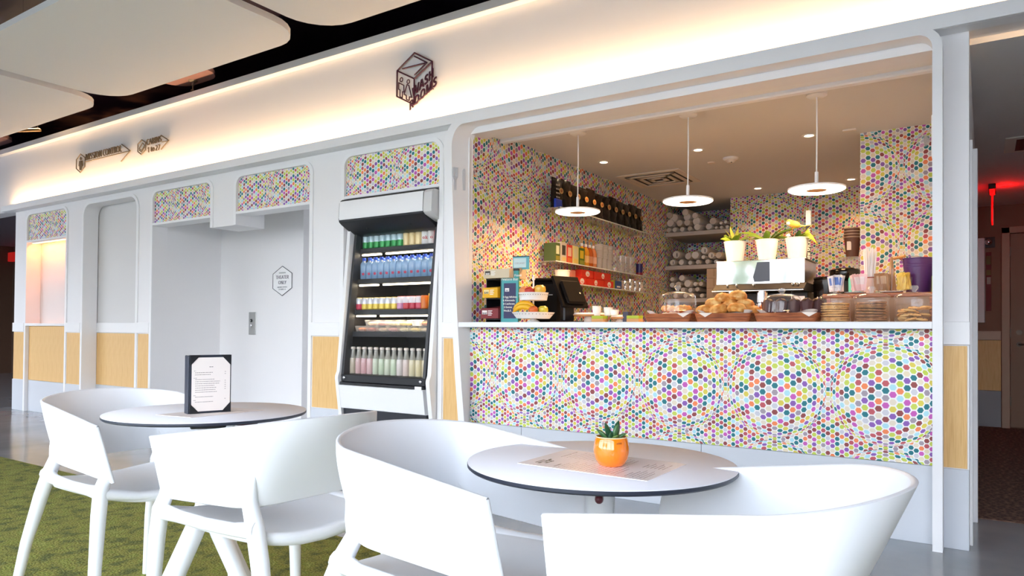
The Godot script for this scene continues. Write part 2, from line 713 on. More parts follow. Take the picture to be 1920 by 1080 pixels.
	part("base_panel", boxed(Vector3(-8.468, 0.0, -0.16), Vector3(-7.372, 0.382, -0.148), 0.001), M.base, nc)
	# lift vestibule
	struct("wall_vestibule_left", boxed(Vector3(-7.26, 0, -1.5), Vector3(-7.07, 2.48, -0.15)), M.wall)
	struct("wall_vestibule_back", boxed(Vector3(-7.07, 0, -0.93), Vector3(-5.71, 2.48, -0.776), 0.002), M.wall)
	struct("wall_vestibule_far", boxed(Vector3(-5.71, 0, -1.5), Vector3(-4.5, 2.48, -1.3)), M.wall)
	struct("wall_vestibule_right", boxed(Vector3(-4.5, 0, -1.5), Vector3(-4.36, 2.48, -0.15)), M.wall)
	struct("ceiling_vestibule", boxed(Vector3(-7.26, 2.36, -1.5), Vector3(-4.36, 2.48, -0.15)), M.wall)
	# behind the cooler
	struct("wall_cooler_back", boxed(Vector3(-4.36, 0, -0.9), Vector3(-3.21, 2.48, -0.8)), M.wall)
	# ledge with the trough of the cove light, the bulkhead above it and its capping
	var lg := MB.new()
	lg.box(Vector3(-10.35, 2.48, 0.088), Vector3(3.4, 2.55, 0.1105), 0.002)
	lg.box(Vector3(-10.35, 2.48, 0.0), Vector3(3.4, 2.495, 0.088))
	struct("trim_1", lg, M.white)
	struct("wall_bulkhead", boxed(Vector3(-19, 2.511, -0.2), Vector3(3.4, 3.31, -0.02)), M.bright)
	struct("trim_2", boxed(Vector3(-19, 3.25, -0.02), Vector3(3.4, 3.312, 0.045), 0.002), M.white)
	var strip := thing("cove_strip_light", "long warm LED strip hidden in the ledge above the panelled wall", "light")
	part("channel", boxed(Vector3(-10.3, 2.495, 0.055), Vector3(3.35, 2.503, 0.087)), M.steel, strip)
	part("diffuser", boxed(Vector3(-10.28, 2.503, 0.06), Vector3(3.33, 2.508, 0.083)), glow(Color(1.0, 0.82, 0.6), 2.0), strip)
	# dark void over everything
	var sky_print := printed(452, 230, rgb(46, 28, 50), nebula)
	struct("ceiling", sheet(Vector3(-19, 3.9, -6), Vector3(3.6, 3.9, -6), Vector3(3.6, 3.9, 5.5), Vector3(-19, 3.9, 5.5), 0.15), sky_print)
	struct("wall_void", boxed(Vector3(-19, 2.95, -2.4), Vector3(3.6, 3.75, -2.3)), M.void)
	struct("floor_void_light_block", boxed(Vector3(-19, 2.97, -2.3), Vector3(3.6, 3.0, -0.2)), M.void)  # unseen slab, added to stop daylight leaking into the void from below
	# the lobby's far end, left
	var red := glow(rgb(190, 30, 24), 0.12)
	struct("floor_outside", boxed(Vector3(-30, -0.2, 5.5), Vector3(14, -0.02, 26)), paint(rgb(150, 150, 148), 0.8))
	street_trees()
	struct("wall_left", boxed(Vector3(-19, 0, -6), Vector3(-18.4, 3.75, 5.5)), paint(rgb(92, 66, 50), 0.7))
	struct("wall_far_left", boxed(Vector3(-18.4, 0, -3.4), Vector3(-10.2, 2.96, -3.2)), paint(rgb(74, 54, 42), 0.7))
	struct("ceiling_far_left", boxed(Vector3(-18.4, 2.86, -3.4), Vector3(-10.2, 2.96, -0.2)), paint(rgb(120, 112, 120), 0.8))
	struct("trim_3", boxed(Vector3(-18.4, 2.52, -3.2), Vector3(-10.2, 2.72, -3.1)), red)
	struct("wall_return", boxed(Vector3(-10.4, 0, -3.4), Vector3(-10.2, 2.96, -0.16)), M.wall)
	# glass front behind the camera
	var fw := MB.new()
	fw.box(Vector3(-18.4, 0, 5.3), Vector3(3.4, 0.12, 5.5))
	fw.box(Vector3(-18.4, 2.9, 5.3), Vector3(3.4, 3.75, 5.5))
	fw.box(Vector3(1.9, 0.12, 5.3), Vector3(3.4, 2.9, 5.5))
	fw.box(Vector3(-10.0, 0.12, 5.3), Vector3(-7.0, 2.9, 5.5))
	struct("wall_front", fw, M.white)
	for i in 15:
		var x0 := -18.4 + i * 1.4533
		if (x0 > -11.0 and x0 < -7.0) or x0 > 1.6:
			continue
		var w := MB.new()
		w.box(Vector3(x0, 0.12, 5.33), Vector3(x0 + 0.07, 2.9, 5.47))
		w.box(Vector3(x0 + 0.07, 2.25, 5.36), Vector3(x0 + 1.4533, 2.31, 5.44))
		var win := struct("window_%d" % (i + 1), w, M.grey)
		part("pane", boxed(Vector3(x0 + 0.07, 0.12, 5.398), Vector3(x0 + 1.4533, 2.9, 5.402)), M.glass, win)
	struct("wall_right", boxed(Vector3(3.4, 0, -0.2), Vector3(3.6, 3.75, 5.5)), M.wall)
	struct("wall_right_return", boxed(Vector3(1.8, 0, -0.2), Vector3(3.4, 2.48, -0.02)), M.wall)


func portal_path(k: int) -> Array:
	# matched outlines of the serving portal: 0 outer front, 1 inner front, 2 inner back
	var q := []
	var outer := [[0.0, -3.005], [0.36, -3.035], [0.73, -3.072], [1.086, -3.10], [1.40, -3.132], [1.70, -3.155], [2.12, -3.181], [2.32, -3.19]]
	var inner := [[0.0, -2.955], [0.36, -2.982], [0.73, -3.022], [1.086, -3.052], [1.40, -3.074], [1.70, -3.092], [2.12, -3.114], [2.32, -3.118]]
	var hind := -3.04
	if k < 2:
		for e in (outer if k == 0 else inner):
			q.append(Vector2(e[1], e[0]))
	else:
		for e in outer:
			q.append(Vector2(hind, e[0] * 2.36 / 2.32))
	var c: Array = [[Vector2(-3.055, 2.32), Vector2(0.135, 0.183)], [Vector2(-3.018, 2.32), Vector2(0.10, 0.146)], [Vector2(-2.935, 2.36), Vector2(0.105, 0.106)]][k]
	for i in range(1, 9):
		var a := PI - PI / 2 * i / 8
		q.append(c[0] + Vector2(cos(a), sin(a)) * c[1])
	c = [[Vector2(-0.27, 2.397), Vector2(0.106, 0.106)], [Vector2(-0.274, 2.398), Vector2(0.068, 0.068)], [Vector2(-0.274, 2.398), Vector2(0.068, 0.068)]][k]
	for i in 9:
		var a := PI / 2 - PI / 2 * i / 8
		q.append(c[0] + Vector2(cos(a), sin(a)) * c[1])
	q.append(Vector2(-0.164 if k == 0 else -0.206, 0.0))
	return q


func kitchen_shell() -> void:
	# serving portal: flat front ring, then the splayed jambs and soffit behind it
	var o := portal_path(0)
	var f := portal_path(1)
	var h := portal_path(2)
	var pm := MB.new()
	var z := [0.113, -0.035]
	pm.smooth(-1)
	for i in o.size() - 1:
		var a := Vector3(o[i].x, o[i].y, z[0])
		var b := Vector3(o[i + 1].x, o[i + 1].y, z[0])
		var c := Vector3(f[i + 1].x, f[i + 1].y, z[0])
		var d := Vector3(f[i].x, f[i].y, z[0])
		pm.quad(d, c, b, a)
	pm.smooth(pm.fresh())
	for i in o.size() - 1:
		pm.quad(Vector3(o[i].x, o[i].y, 0), Vector3(o[i].x, o[i].y, z[0]), Vector3(o[i + 1].x, o[i + 1].y, z[0]), Vector3(o[i + 1].x, o[i + 1].y, 0))
	pm.smooth(pm.fresh())
	for i in o.size() - 1:
		pm.quad(Vector3(f[i].x, f[i].y, z[0]), Vector3(h[i].x, h[i].y, z[1]), Vector3(h[i + 1].x, h[i + 1].y, z[1]), Vector3(f[i + 1].x, f[i + 1].y, z[0]))
	var po := struct("trim_4", pm, M.white)
	# knife and fork in low relief on the left jamb
	var jx := Transform3D(Basis(Vector3.UP, deg_to_rad(63.0)), Vector3(-3.088, 2.075, 0.062))
	var fk := MB.new()
	for i in 4:
		fk.box(Vector3(-0.052 + i * 0.012, 0.03, 0), Vector3(-0.048 + i * 0.012, 0.10, 0.005), 0.0, jx)
	fk.prism([Vector2(-0.053, 0.035), Vector2(-0.046, 0.012), Vector2(-0.034, 0.005), Vector2(-0.022, 0.012), Vector2(-0.011, 0.035)], 0, 0.005, jx)
	fk.box(Vector3(-0.043, -0.10, 0), Vector3(-0.023, 0.02, 0.005), 0.001, jx)
	part("fork_emblem", fk, M.base, po, "pale fork emblem on the jamb")
	var kn := MB.new()
	kn.prism([Vector2(0.026, -0.1), Vector2(0.046, -0.1), Vector2(0.046, 0.04), Vector2(0.044, 0.09), Vector2(0.036, 0.1), Vector2(0.026, 0.085)], 0, 0.005, jx)
	part("knife_emblem", kn, M.base, po, "pale knife emblem on the jamb")
	struct("trim_5", boxed(Vector3(-3.04, 2.466, -0.36), Vector3(-0.2, 2.503, -0.035)), M.white)
	struct("trim_6", boxed(Vector3(-3.04, 2.44, -0.42), Vector3(-0.2, 2.48, -0.36), 0.008), M.white)
	# papered walls
	var wl := MB.new()
	wl.box(Vector3(-3.2, 0, -4.6), Vector3(-3.04, 2.503, -0.15))
	wl.box(Vector3(-3.0449, 0, -0.15), Vector3(-3.04, 2.466, -0.036))
	struct("wall_kitchen_left", wl, M.paper_side)
	struct("wall_kitchen_back", boxed(Vector3(-2.31, 0, -3.9), Vector3(-0.2, 2.7, -3.75)), M.paper_back)
	struct("wall_alcove_back", boxed(Vector3(-3.04, 0, -4.6), Vector3(-2.31, 2.7, -4.45)), M.paper_back)
	struct("wall_alcove_right", boxed(Vector3(-2.31, 0, -4.45), Vector3(-2.2, 2.7, -3.9)), M.paper_side)
	struct("wall_kitchen_block", boxed(Vector3(-0.76, 0, -3.75), Vector3(-0.2, 2.7, -1.73)), M.paper_back)
	struct("wall_kitchen_right", boxed(Vector3(-0.2, 0, -5.6), Vector3(-0.06, 2.7, -0.15)), M.wall)
	struct("ceiling_kitchen", boxed(Vector3(-3.2, 2.503, -4.6), Vector3(-0.2, 2.7, -0.2)), M.plaster)
	# serving counter: body with a papered front, grey kick panels, white top
	var c := thing("serving_counter", "long built-in serving counter papered with a printed pattern of swelling coloured hexagons", "counter")
	part("body", boxed(Vector3(-3.039, 0.02, -0.5), Vector3(-0.207, 1.05, -0.03)), M.wall, c)
	part("papered_front", boxed(Vector3(-3.039, 0.384, -0.03), Vector3(-0.207, 1.05, -0.015)), M.paper_front, c)
	for e in [[-3.039, -2.60], [-2.597, -1.365], [-1.362, -0.207]]:
		part("kick_panel", boxed(Vector3(e[0], 0.0, -0.03), Vector3(e[1], 0.382, -0.012), 0.0015), M.base, c)
	var w := thing("countertop", "narrow bright white worktop of the serving counter", "worktop")
	part("slab", boxed(Vector3(-3.05, 1.051, -0.52), Vector3(-0.207, CTOP, 0.107), 0.003), M.chair, w)
	# the back bar under the left wall and the machine bench
	var b := thing("back_bench", "low dark back bench under the espresso machine behind the counter", "cabinet")
	part("carcass", boxed(Vector3(-2.0, 0, -1.45), Vector3(-0.21, 0.93, -0.62)), M.dark, b)
	part("top", boxed(Vector3(-2.02, 0.93, -1.47), Vector3(-0.21, 0.96, -0.60), 0.003), M.steel, b)
	# corridor at the right
	struct("ceiling_corridor", boxed(Vector3(-0.06, 2.48, -5.6), Vector3(1.8, 2.6, -0.2)), M.plaster)
	struct("wall_corridor_end", boxed(Vector3(-0.2, 0, -5.8), Vector3(1.9, 2.6, -5.6)), paint(rgb(146, 116, 96), 0.8))
	struct("wall_corridor_right", boxed(Vector3(1.75, 0, -5.6), Vector3(1.9, 2.6, -0.2)), paint(rgb(150, 122, 104), 0.8))


func rounded(x0: float, x1: float, z0: float, z1: float, r: float) -> Array:
	var p := []
	for c in [[x1 - r, z1 - r, 0.0], [x0 + r, z1 - r, PI / 2], [x0 + r, z0 + r, PI], [x1 - r, z0 + r, PI * 1.5]]:
		for i in 7:
			var a: float = c[2] + PI / 2 * i / 6
			p.append(Vector2(c[0] + cos(a) * r, c[1] + sin(a) * r))
	return p


var LIE := Transform3D(Basis(Vector3.RIGHT, -PI / 2), Vector3.ZERO)   # polygon (x, -z), extruded upwards


func ceiling_things() -> void:
	var cols := [["fourth from the right", -12.07, -9.47], ["third from the right", -9.34, -6.74], ["second from the right", -6.60, -3.99], ["rightmost", -3.86, -1.26]]
	var rows := [["nearest the bulkhead", 0.65, 1.88], ["in the second row from the bulkhead", 2.30, 3.52]]
	for r in rows:
		for c in cols:
			var m := MB.new()
			m.prism(rounded(c[1], c[2], -r[2], -r[1], 0.3), 3.10, 3.145, LIE, 0.5)
			var o := thing("ceiling_cloud_panel", "white floating ceiling panel with rounded corners, %s %s" % [c[0], r[0]], "ceiling panel", Vector3.ZERO, 0.0, "white floating ceiling panels")
			part("panel", m, M.plaster, o)
			for s in [[0.5, 0.3], [2.1, 0.3], [0.5, 0.95], [2.1, 0.95]]:
				var w := MB.new()
				w.tube([Vector3(c[1] + s[0], 3.14, r[1] + s[1]), Vector3(c[1] + s[0], 3.76, r[1] + s[1])], [0.003], 6)
				part("hanging_wire", w, M.steel, o)
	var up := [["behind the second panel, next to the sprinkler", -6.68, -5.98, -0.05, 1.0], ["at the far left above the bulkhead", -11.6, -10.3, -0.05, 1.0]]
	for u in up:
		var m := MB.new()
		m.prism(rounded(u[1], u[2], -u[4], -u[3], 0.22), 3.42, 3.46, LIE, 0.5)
		one("ceiling_cloud_panel", m, paint(rgb(158, 118, 116), 0.8), "small shadow-tinted floating ceiling panel hung %s" % u[0], "ceiling panel")  # the void's shade and purple bounce are painted into the panel colour
	var s := thing("fire_sprinkler", "brass fire sprinkler hanging below a small shadow-tinted ceiling panel", "sprinkler", Vector3(-6.37, 3.42, 0.03))
	part("escutcheon", turned([[0, -0.014], [0.03, -0.012], [0.045, 0.0], [0, 0.0]], 16), M.dull, s)
	part("pipe", turned([[0.012, -0.05], [0.012, -0.012]], 10), M.dull, s)
	part("frame", turned([[0, -0.10], [0.018, -0.095], [0.018, -0.09], [0.006, -0.085], [0.006, -0.05], [0.016, -0.048]], 12), M.dull, s)
	var la := thing("linear_lamp", "short bright linear lamp on thin wires under the dark ceiling at the left", "lamp", Vector3(-8.79, 3.19, 0.49), 0.45)
	part("channel", boxed(Vector3(-0.19, -0.012, -0.02), Vector3(0.19, 0.012, 0.02), 0.003), M.brass, la)
	part("tube", boxed(Vector3(-0.18, 0.012, -0.012), Vector3(0.18, 0.018, 0.012)), glow(Color(1.0, 0.85, 0.62), 2.0), la)
	for x in [-0.16, 0.16]:
		part("hanging_wire", boxed(Vector3(x - 0.002, 0.012, -0.002), Vector3(x + 0.002, 0.56, 0.002)), M.steel, la)
	area_light("linear_lamp_light", Vector3(-8.79, 3.215, 0.49), Vector3(PI / 2 - 0.3, 0, 0), Vector2(0.36, 0.02), Color(1.0, 0.82, 0.6), 0.05)
	var c := MB.new()
	c.tube([Vector3(-7.4, 3.6, 0.3), Vector3(-7.0, 3.45, 0.28), Vector3(-6.6, 3.42, 0.27), Vector3(-6.2, 3.5, 0.25), Vector3(-5.9, 3.76, 0.25)], [0.006], 6)
	one("ceiling_cable", c, M.black, "loose black cable sagging in the dark ceiling void", "cable")


func rod(m: MB, pts: Array, r: float, z: float, closed := false) -> void:
	var p := pts.map(func(v): return Vector3(v.x, v.y, z))
	if closed:
		p.append(p[0])
	for i in p.size() - 1:
		m.tube([p[i], p[i + 1]], [r], 6)
		m.ball(p[i], Vector3.ONE * r, 6, 4)


func V(l: Array) -> Array:
	return l.map(func(q): return Vector2(q[0], q[1]))


func signs() -> void:
	var plum := paint(rgb(62, 24, 46), 0.35)
	var s := thing("washroom_sign", "dark plum wire sign of a cube with an arrow, two figures and WASH ROOMS", "sign", Vector3(0, 0, -0.02))
	var z := 0.018
	var m := MB.new()
	rod(m, V([[-3.573, 3.114], [-3.4, 3.014], [-3.573, 2.918], [-3.747, 3.012]]), 0.0065, z, true)
	rod(m, V([[-3.747, 3.012], [-3.747, 2.815], [-3.573, 2.722], [-3.4, 2.815], [-3.4, 3.014]]), 0.0065, z)
	rod(m, V([[-3.573, 2.918], [-3.573, 2.722]]), 0.0065, z)
	for q in [[-3.747, 3.012], [-3.4, 2.815], [-3.573, 3.114]]:
		m.tube([Vector3(q[0], q[1], 0), Vector3(q[0], q[1], z)], [0.004], 6)
	part("cube_outline", m, plum, s)
	m = MB.new()
	rod(m, V([[-3.573, 3.088], [-3.452, 3.016], [-3.571, 2.946]]), 0.006, z)
	rod(m, V([[-3.452, 3.016], [-3.694, 3.017]]), 0.006, z)
	part("arrow", m, plum, s)
	m = MB.new()
	rod(m, V([[-3.73, 2.918], [-3.678, 2.888], [-3.676, 2.836], [-3.69, 2.842], [-3.692, 2.795], [-3.716, 2.808], [-3.716, 2.86], [-3.73, 2.868]]), 0.0045, z, true)
	for i in 10:
		var a := TAU * i / 10
		var b := TAU * (i + 1) / 10
		rod(m, [Vector2(-3.703 + cos(a) * 0.014, 2.936 + sin(a) * 0.016), Vector2(-3.703 + cos(b) * 0.014, 2.936 + sin(b) * 0.016)], 0.004, z)
	part("man_figure", m, plum, s)
	m = MB.new()
	rod(m, V([[-3.645, 2.888], [-3.627, 2.878], [-3.598, 2.782], [-3.62, 2.79], [-3.623, 2.762], [-3.65, 2.776], [-3.652, 2.806], [-3.674, 2.82]]), 0.0045, z, true)
	for i in 10:
		var a := TAU * i / 10
		var b := TAU * (i + 1) / 10
		rod(m, [Vector2(-3.633 + cos(a) * 0.013, 2.908 + sin(a) * 0.015), Vector2(-3.633 + cos(b) * 0.013, 2.908 + sin(b) * 0.015)], 0.004, z)
	part("woman_figure", m, plum, s)
	m = MB.new()
	var sk := Basis(Vector3(0.82, 0.46, 0), Vector3(0, 1, 0), Vector3(0, 0, 1))
	m.words("WASH", 0.066, Transform3D(sk, Vector3(-3.487, 2.872, z)), 0.008, "Droid Sans", true)
	m.words("ROOMS", 0.066, Transform3D(sk, Vector3(-3.487, 2.79, z)), 0.008, "Droid Sans", true)
	part("lettering", m, plum, s)
	var bronze := paint(rgb(120, 104, 84), 0.35, 0.3)
	s = thing("mission_control_sign", "bronze arrow sign reading MISSION CONTROL with a hexagon badge on the bulkhead", "sign", Vector3(0, 0, -0.02))
	m = MB.new()
	rod(m, V([[-8.588, 3.009], [-8.489, 2.956], [-8.489, 2.853], [-8.588, 2.798], [-8.684, 2.853], [-8.684, 2.956]]), 0.006, z, true)
	rod(m, V([[-8.489, 2.906], [-7.538, 2.906]]), 0.006, z)
	rod(m, V([[-7.709, 2.997], [-7.538, 2.906], [-7.715, 2.815]]), 0.006, z)
	part("outline", m, bronze, s)
	m = MB.new()
	m.ball(Vector3(-8.585, 2.955, z), Vector3(0.018, 0.02, 0.008), 10, 6)
	m.prism(V([[-8.615, 2.93], [-8.555, 2.93], [-8.545, 2.87], [-8.565, 2.87], [-8.57, 2.825], [-8.605, 2.825], [-8.608, 2.87], [-8.625, 2.875]]), z - 0.005, z + 0.005)
	part("figure", m, bronze, s)
	m = MB.new()
	m.words("MISSION CONTROL", 0.072, at(-8.095, 2.956, z) * Transform3D(Basis.from_scale(Vector3(0.88, 1, 1)), Vector3.ZERO), 0.01)
	part("lettering", m, bronze, s)
	s = thing("cabins_sign", "bronze arrow sign reading CABINS with a small cube badge on the bulkhead", "sign", Vector3(0, 0, -0.02))
	m = MB.new()
	rod(m, V([[-7.315, 2.991], [-7.242, 2.953], [-7.242, 2.875], [-7.32, 2.837], [-7.39, 2.877], [-7.39, 2.955]]), 0.006, z, true)
	part("outline", m, bronze, s)
	m = MB.new()
	rod(m, V([[-6.958, 2.985], [-6.821, 2.914], [-6.955, 2.842]]), 0.006, z)
	rod(m, V([[-6.94, 2.914], [-6.821, 2.914]]), 0.005, z)
	part("arrow", m, bronze, s)
	m = MB.new()
	rod(m, V([[-7.30, 2.955], [-7.26, 2.925], [-7.315, 2.878], [-7.365, 2.905]]), 0.005, z, true)
	rod(m, V([[-7.365, 2.89], [-7.315, 2.862], [-7.26, 2.91]]), 0.005, z)
	part("figure", m, bronze, s)
	m = MB.new()
	m.words("CABINS", 0.062, at(-7.088, 2.95, z) * Transform3D(Basis.from_scale(Vector3(0.95, 1, 1)), Vector3.ZERO), 0.01)
	m.words("1 to 27", 0.055, at(-7.09, 2.868, z), 0.01)
	part("lettering", m, bronze, s)
	# lift sign and call plate on the vestibule's back wall
	s = thing("theater_sign", "white hexagonal sign reading THEATER ONLY on the lift vestibule wall", "sign", Vector3(-6.018, 1.526, -0.776))
	m = MB.new()
	var hexa := [Vector2(0, 0.152), Vector2(0.148, 0.075), Vector2(0.148, -0.075), Vector2(0, -0.152), Vector2(-0.148, -0.075), Vector2(-0.148, 0.075)]
	m.prism(hexa, 0, 0.006)
	part("plate", m, M.white, s)
	m = MB.new()
	rod(m, hexa, 0.0032, 0.006, true)
	part("border", m, M.edge, s)
	m = MB.new()
	m.words("THEATER", 0.036, at(0, 0.038, 0.007), 0.002)
	m.words("ONLY", 0.036, at(0, -0.016, 0.007), 0.002)
	part("lettering", m, paint(rgb(58, 38, 70), 0.5), s)
	m = MB.new()
	m.words("ELEVATOR TO", 0.012, at(0, 0.083, 0.007), 0.002)
	m.words("GROUND CONTROL", 0.0125, at(0, -0.064, 0.007), 0.002)
	m.words("& CABINS 1-8", 0.0125, at(0, -0.086, 0.007), 0.002)
	part("lettering", m, M.grey, s, "small grey lettering")
	s = thing("lift_call_plate", "brushed steel lift call plate with two buttons on the white vestibule wall", "button panel", Vector3(-6.497, 1.089, -0.776))
	part("plate", boxed(Vector3(-0.058, -0.12, 0), Vector3(0.058, 0.12, 0.008), 0.002), paint(rgb(176, 176, 174), 0.35, 0.8), s)
	for b in [[0.03, M.black], [-0.025, M.chrome]]:
		part("button", turned([[0.017, 0], [0.017, 0.007], [0.012, 0.009], [0, 0.009]], 14, Transform3D(Basis(Vector3.RIGHT, PI / 2), Vector3(-0.012, b[0], 0.008))), b[1], s)
	part("keyhole", turned([[0.008, 0], [0.008, 0.004], [0, 0.004]], 10, Transform3D(Basis(Vector3.RIGHT, PI / 2), Vector3(-0.012, 0.03, 0.016))), M.steel, s)


# ---------- tables and chairs ----------
func shell(phi: float, t: float, off := 0.0) -> Vector3:
	# a point of the armchair's wrap-round back: phi from arm tip to arm tip (-1.6 .. 1.6), t from its lower to its upper edge
	var a := lerpf(0.208, 0.254, t) - off
	var u0 := lerpf(0.09, 0.0, t)
	var b := lerpf(0.145, 0.162, t) - off
	var uf := lerpf(0.372, 0.362, t)
	var n := lerpf(4.6, 1.75, t)
	var u := 0.0
	var v := 0.0
	var s := absf(phi)
	if s > 1.0:
		u = lerpf(u0, uf, (s - 1.0) / 0.6)
		v = a * signf(phi)
	else:
		var q := s * PI / 2
		u = u0 - b * pow(cos(q), 2.0 / n)
		v = a * pow(sin(q), 2.0 / n) * signf(phi)
	var f := clampf((u + 0.164) / 0.53, 0, 1)
	var lo := lerpf(0.558, 0.522, f)
	var hi := lerpf(0.782, 0.704, f)
	return Vector3(u, lerpf(lo, hi, t), v)


func armchair() -> Node3D:
	var o := thing("armchair", "", "chair", Vector3.ZERO, 0.0, "white moulded armchairs at the two round tables")
	var m := MB.new()
	var ph := func(i: float) -> float: return lerpf(-1.6, 1.6, i)
	m.grid(func(i, j): return shell(ph.call(i), j), 72, 8)
	m.grid(func(i, j): return shell(ph.call(1.0 - i), j, 0.011), 72, 8)
	m.grid(func(i, j): return shell(ph.call(i), 1.0, 0.011 * j) + Vector3(0, 0.003 * sin(PI * j), 0), 72, 3)
	m.grid(func(i, j): return shell(ph.call(1.0 - i), 0.0, 0.011 * j) - Vector3(0, 0.003 * sin(PI * j), 0), 72, 3)
	for s in [0.0, 1.0]:
		m.grid(func(i, j): return shell(ph.call(s), i if s == 1.0 else 1.0 - i, 0.011 * (1.0 - j)) + Vector3(0.003 * sin(PI * j), 0, 0), 6, 3)
	part("backrest", m, M.chair, o)
	m = MB.new()
	var prof := [[0.0, 0.4460], [0.5, 0.449], [0.85, 0.458], [0.95, 0.462], [0.985, 0.459], [1.0, 0.450], [1.0, 0.440], [0.98, 0.428], [0.9, 0.424], [0.5, 0.424], [0.0, 0.424]]
	m.grid(func(i, j):
		var k: float = j * 10.0
		var lo := int(minf(floorf(k), 9.0))
		var r: float = lerpf(prof[lo][0], prof[lo + 1][0], k - lo)
		var y: float = lerpf(prof[lo][1], prof[lo + 1][1], k - lo)
		var a: float = -TAU * i
		var c := cos(a)
		var d := sin(a)
		var sv: float = r * signf(d) * pow(absf(d), 0.55)
		return Vector3(0.135 + 0.24 * r * signf(c) * pow(absf(c), 0.55), y + 0.008 + 0.032 * sv * sv, 0.222 * sv), 48, 10, true)
	part("seat", m, M.chair, o)
	for s in [1.0, -1.0]:
		m = MB.new()
		m.tube([Vector3(0.352, 0, 0.252 * s), Vector3(0.349, 0.25, 0.244 * s), Vector3(0.346, 0.42, 0.234 * s), Vector3(0.343, 0.50, 0.226 * s), shell(1.535 * s, 0.06, -0.002), shell(1.52 * s, 0.24, 0.0), shell(1.51 * s, 0.42, 0.004)], [0.0145, 0.019, 0.0225, 0.023, 0.020, 0.013, 0.003], 14)
		part("leg", m, M.chair, o)
		m = MB.new()
		m.tube([Vector3(-0.225, 0, 0.248 * s), Vector3(-0.165, 0.25, 0.225 * s), Vector3(-0.105, 0.42, 0.206 * s), Vector3(-0.070, 0.50, 0.197 * s), shell(0.575 * s, 0.06, -0.002), shell(0.575 * s, 0.22, 0.0), shell(0.575 * s, 0.42, 0.004)], [0.0145, 0.019, 0.0235, 0.024, 0.021, 0.014, 0.003], 14)
		part("leg", m, M.chair, o)
		m = MB.new()
		m.tube([Vector3(-0.082, 0.500, 0.197 * s), Vector3(0.0, 0.492, 0.212 * s), Vector3(0.13, 0.487, 0.216 * s), Vector3(0.26, 0.488, 0.221 * s), Vector3(0.345, 0.492, 0.228 * s)], [0.025, 0.018, 0.017, 0.018, 0.024], 12)
		part("side_rail", m, M.chair, o)
	m = MB.new()
	m.tube([Vector3(0.345, 0.488, -0.228), Vector3(0.362, 0.465, -0.12), Vector3(0.364, 0.455, 0), Vector3(0.362, 0.465, 0.12), Vector3(0.345, 0.488, 0.228)], [0.02, 0.015, 0.014, 0.015, 0.02], 12)
	part("front_rail", m, M.chair, o)
	return o


func round_table(where: Vector3, h: float, r: float, turn: float, label: String) -> void:
	var t := thing("cafe_table", label, "table", where, turn, "round white cafe tables")
	var tt := part("tabletop", turned([[0, h - 0.0025], [r - 0.001, h - 0.0025], [r - 0.0006, h - 0.0006], [r - 0.0014, h], [0, h]], 96), M.hpl, t)
	part("top_core", turned([[0, h - 0.0125], [r - 0.004, h - 0.0125], [r, h - 0.009], [r, h - 0.0026], [0, h - 0.0026]], 96), M.edge, tt, "dark blue-black core edge")
	part("mounting_plate", boxed(Vector3(-0.085, h - 0.022, -0.085), Vector3(0.085, h - 0.0125, 0.085), 0.002), M.black, t)
	part("bracket", boxed(Vector3(-0.055, h - 0.052, -0.055), Vector3(0.055, h - 0.022, 0.055), 0.004), M.black, t)
	part("column", turned([[0.030, 0.40], [0.033, 0.44], [0.033, h - 0.055], [0.0, h - 0.052]], 20), M.chair, t)
	for k in 4:
		var a: float = PI / 4 + PI / 2 * k
		var d := Vector3(cos(a), 0, sin(a))
		var m := MB.new()
		m.tube([d * 0.004 + Vector3(0, 0.50, 0), d * 0.014 + Vector3(0, 0.42, 0), d * 0.055 + Vector3(0, 0.345, 0), d * 0.13 + Vector3(0, 0.22, 0), d * 0.23 + Vector3(0, 0.055, 0), d * 0.262 + Vector3(0, 0.002, 0)], [0.024, 0.030, 0.030, 0.026, 0.020, 0.018], 14)
		part("leg", m, M.chair, t)
	var lv := MB.new()
	lv.tube([Vector3(0.045, h - 0.035, 0), Vector3(0.15, h - 0.052, 0.006)], [0.007, 0.009], 8)
	lv.ball(Vector3(0.15, h - 0.052, 0.006), Vector3.ONE * 0.009, 8, 6)
	part("tilt_lever", lv, paint(rgb(96, 44, 52), 0.35), t, "dark red tilt lever")


func lines(im: Image, rows: Array, ink: Color) -> void:
	# rows of [x, y, length, height]: words of a small text
	var r := RandomNumberGenerator.new()
	r.seed = 3
	for q in rows:
		var x: int = q[0]
		while x < q[0] + q[2]:
			var w := r.randi_range(4, 12)
			im.fill_rect(Rect2i(x, q[1], mini(w, q[0] + q[2] - x), q[3]), ink)
			x += w + 3


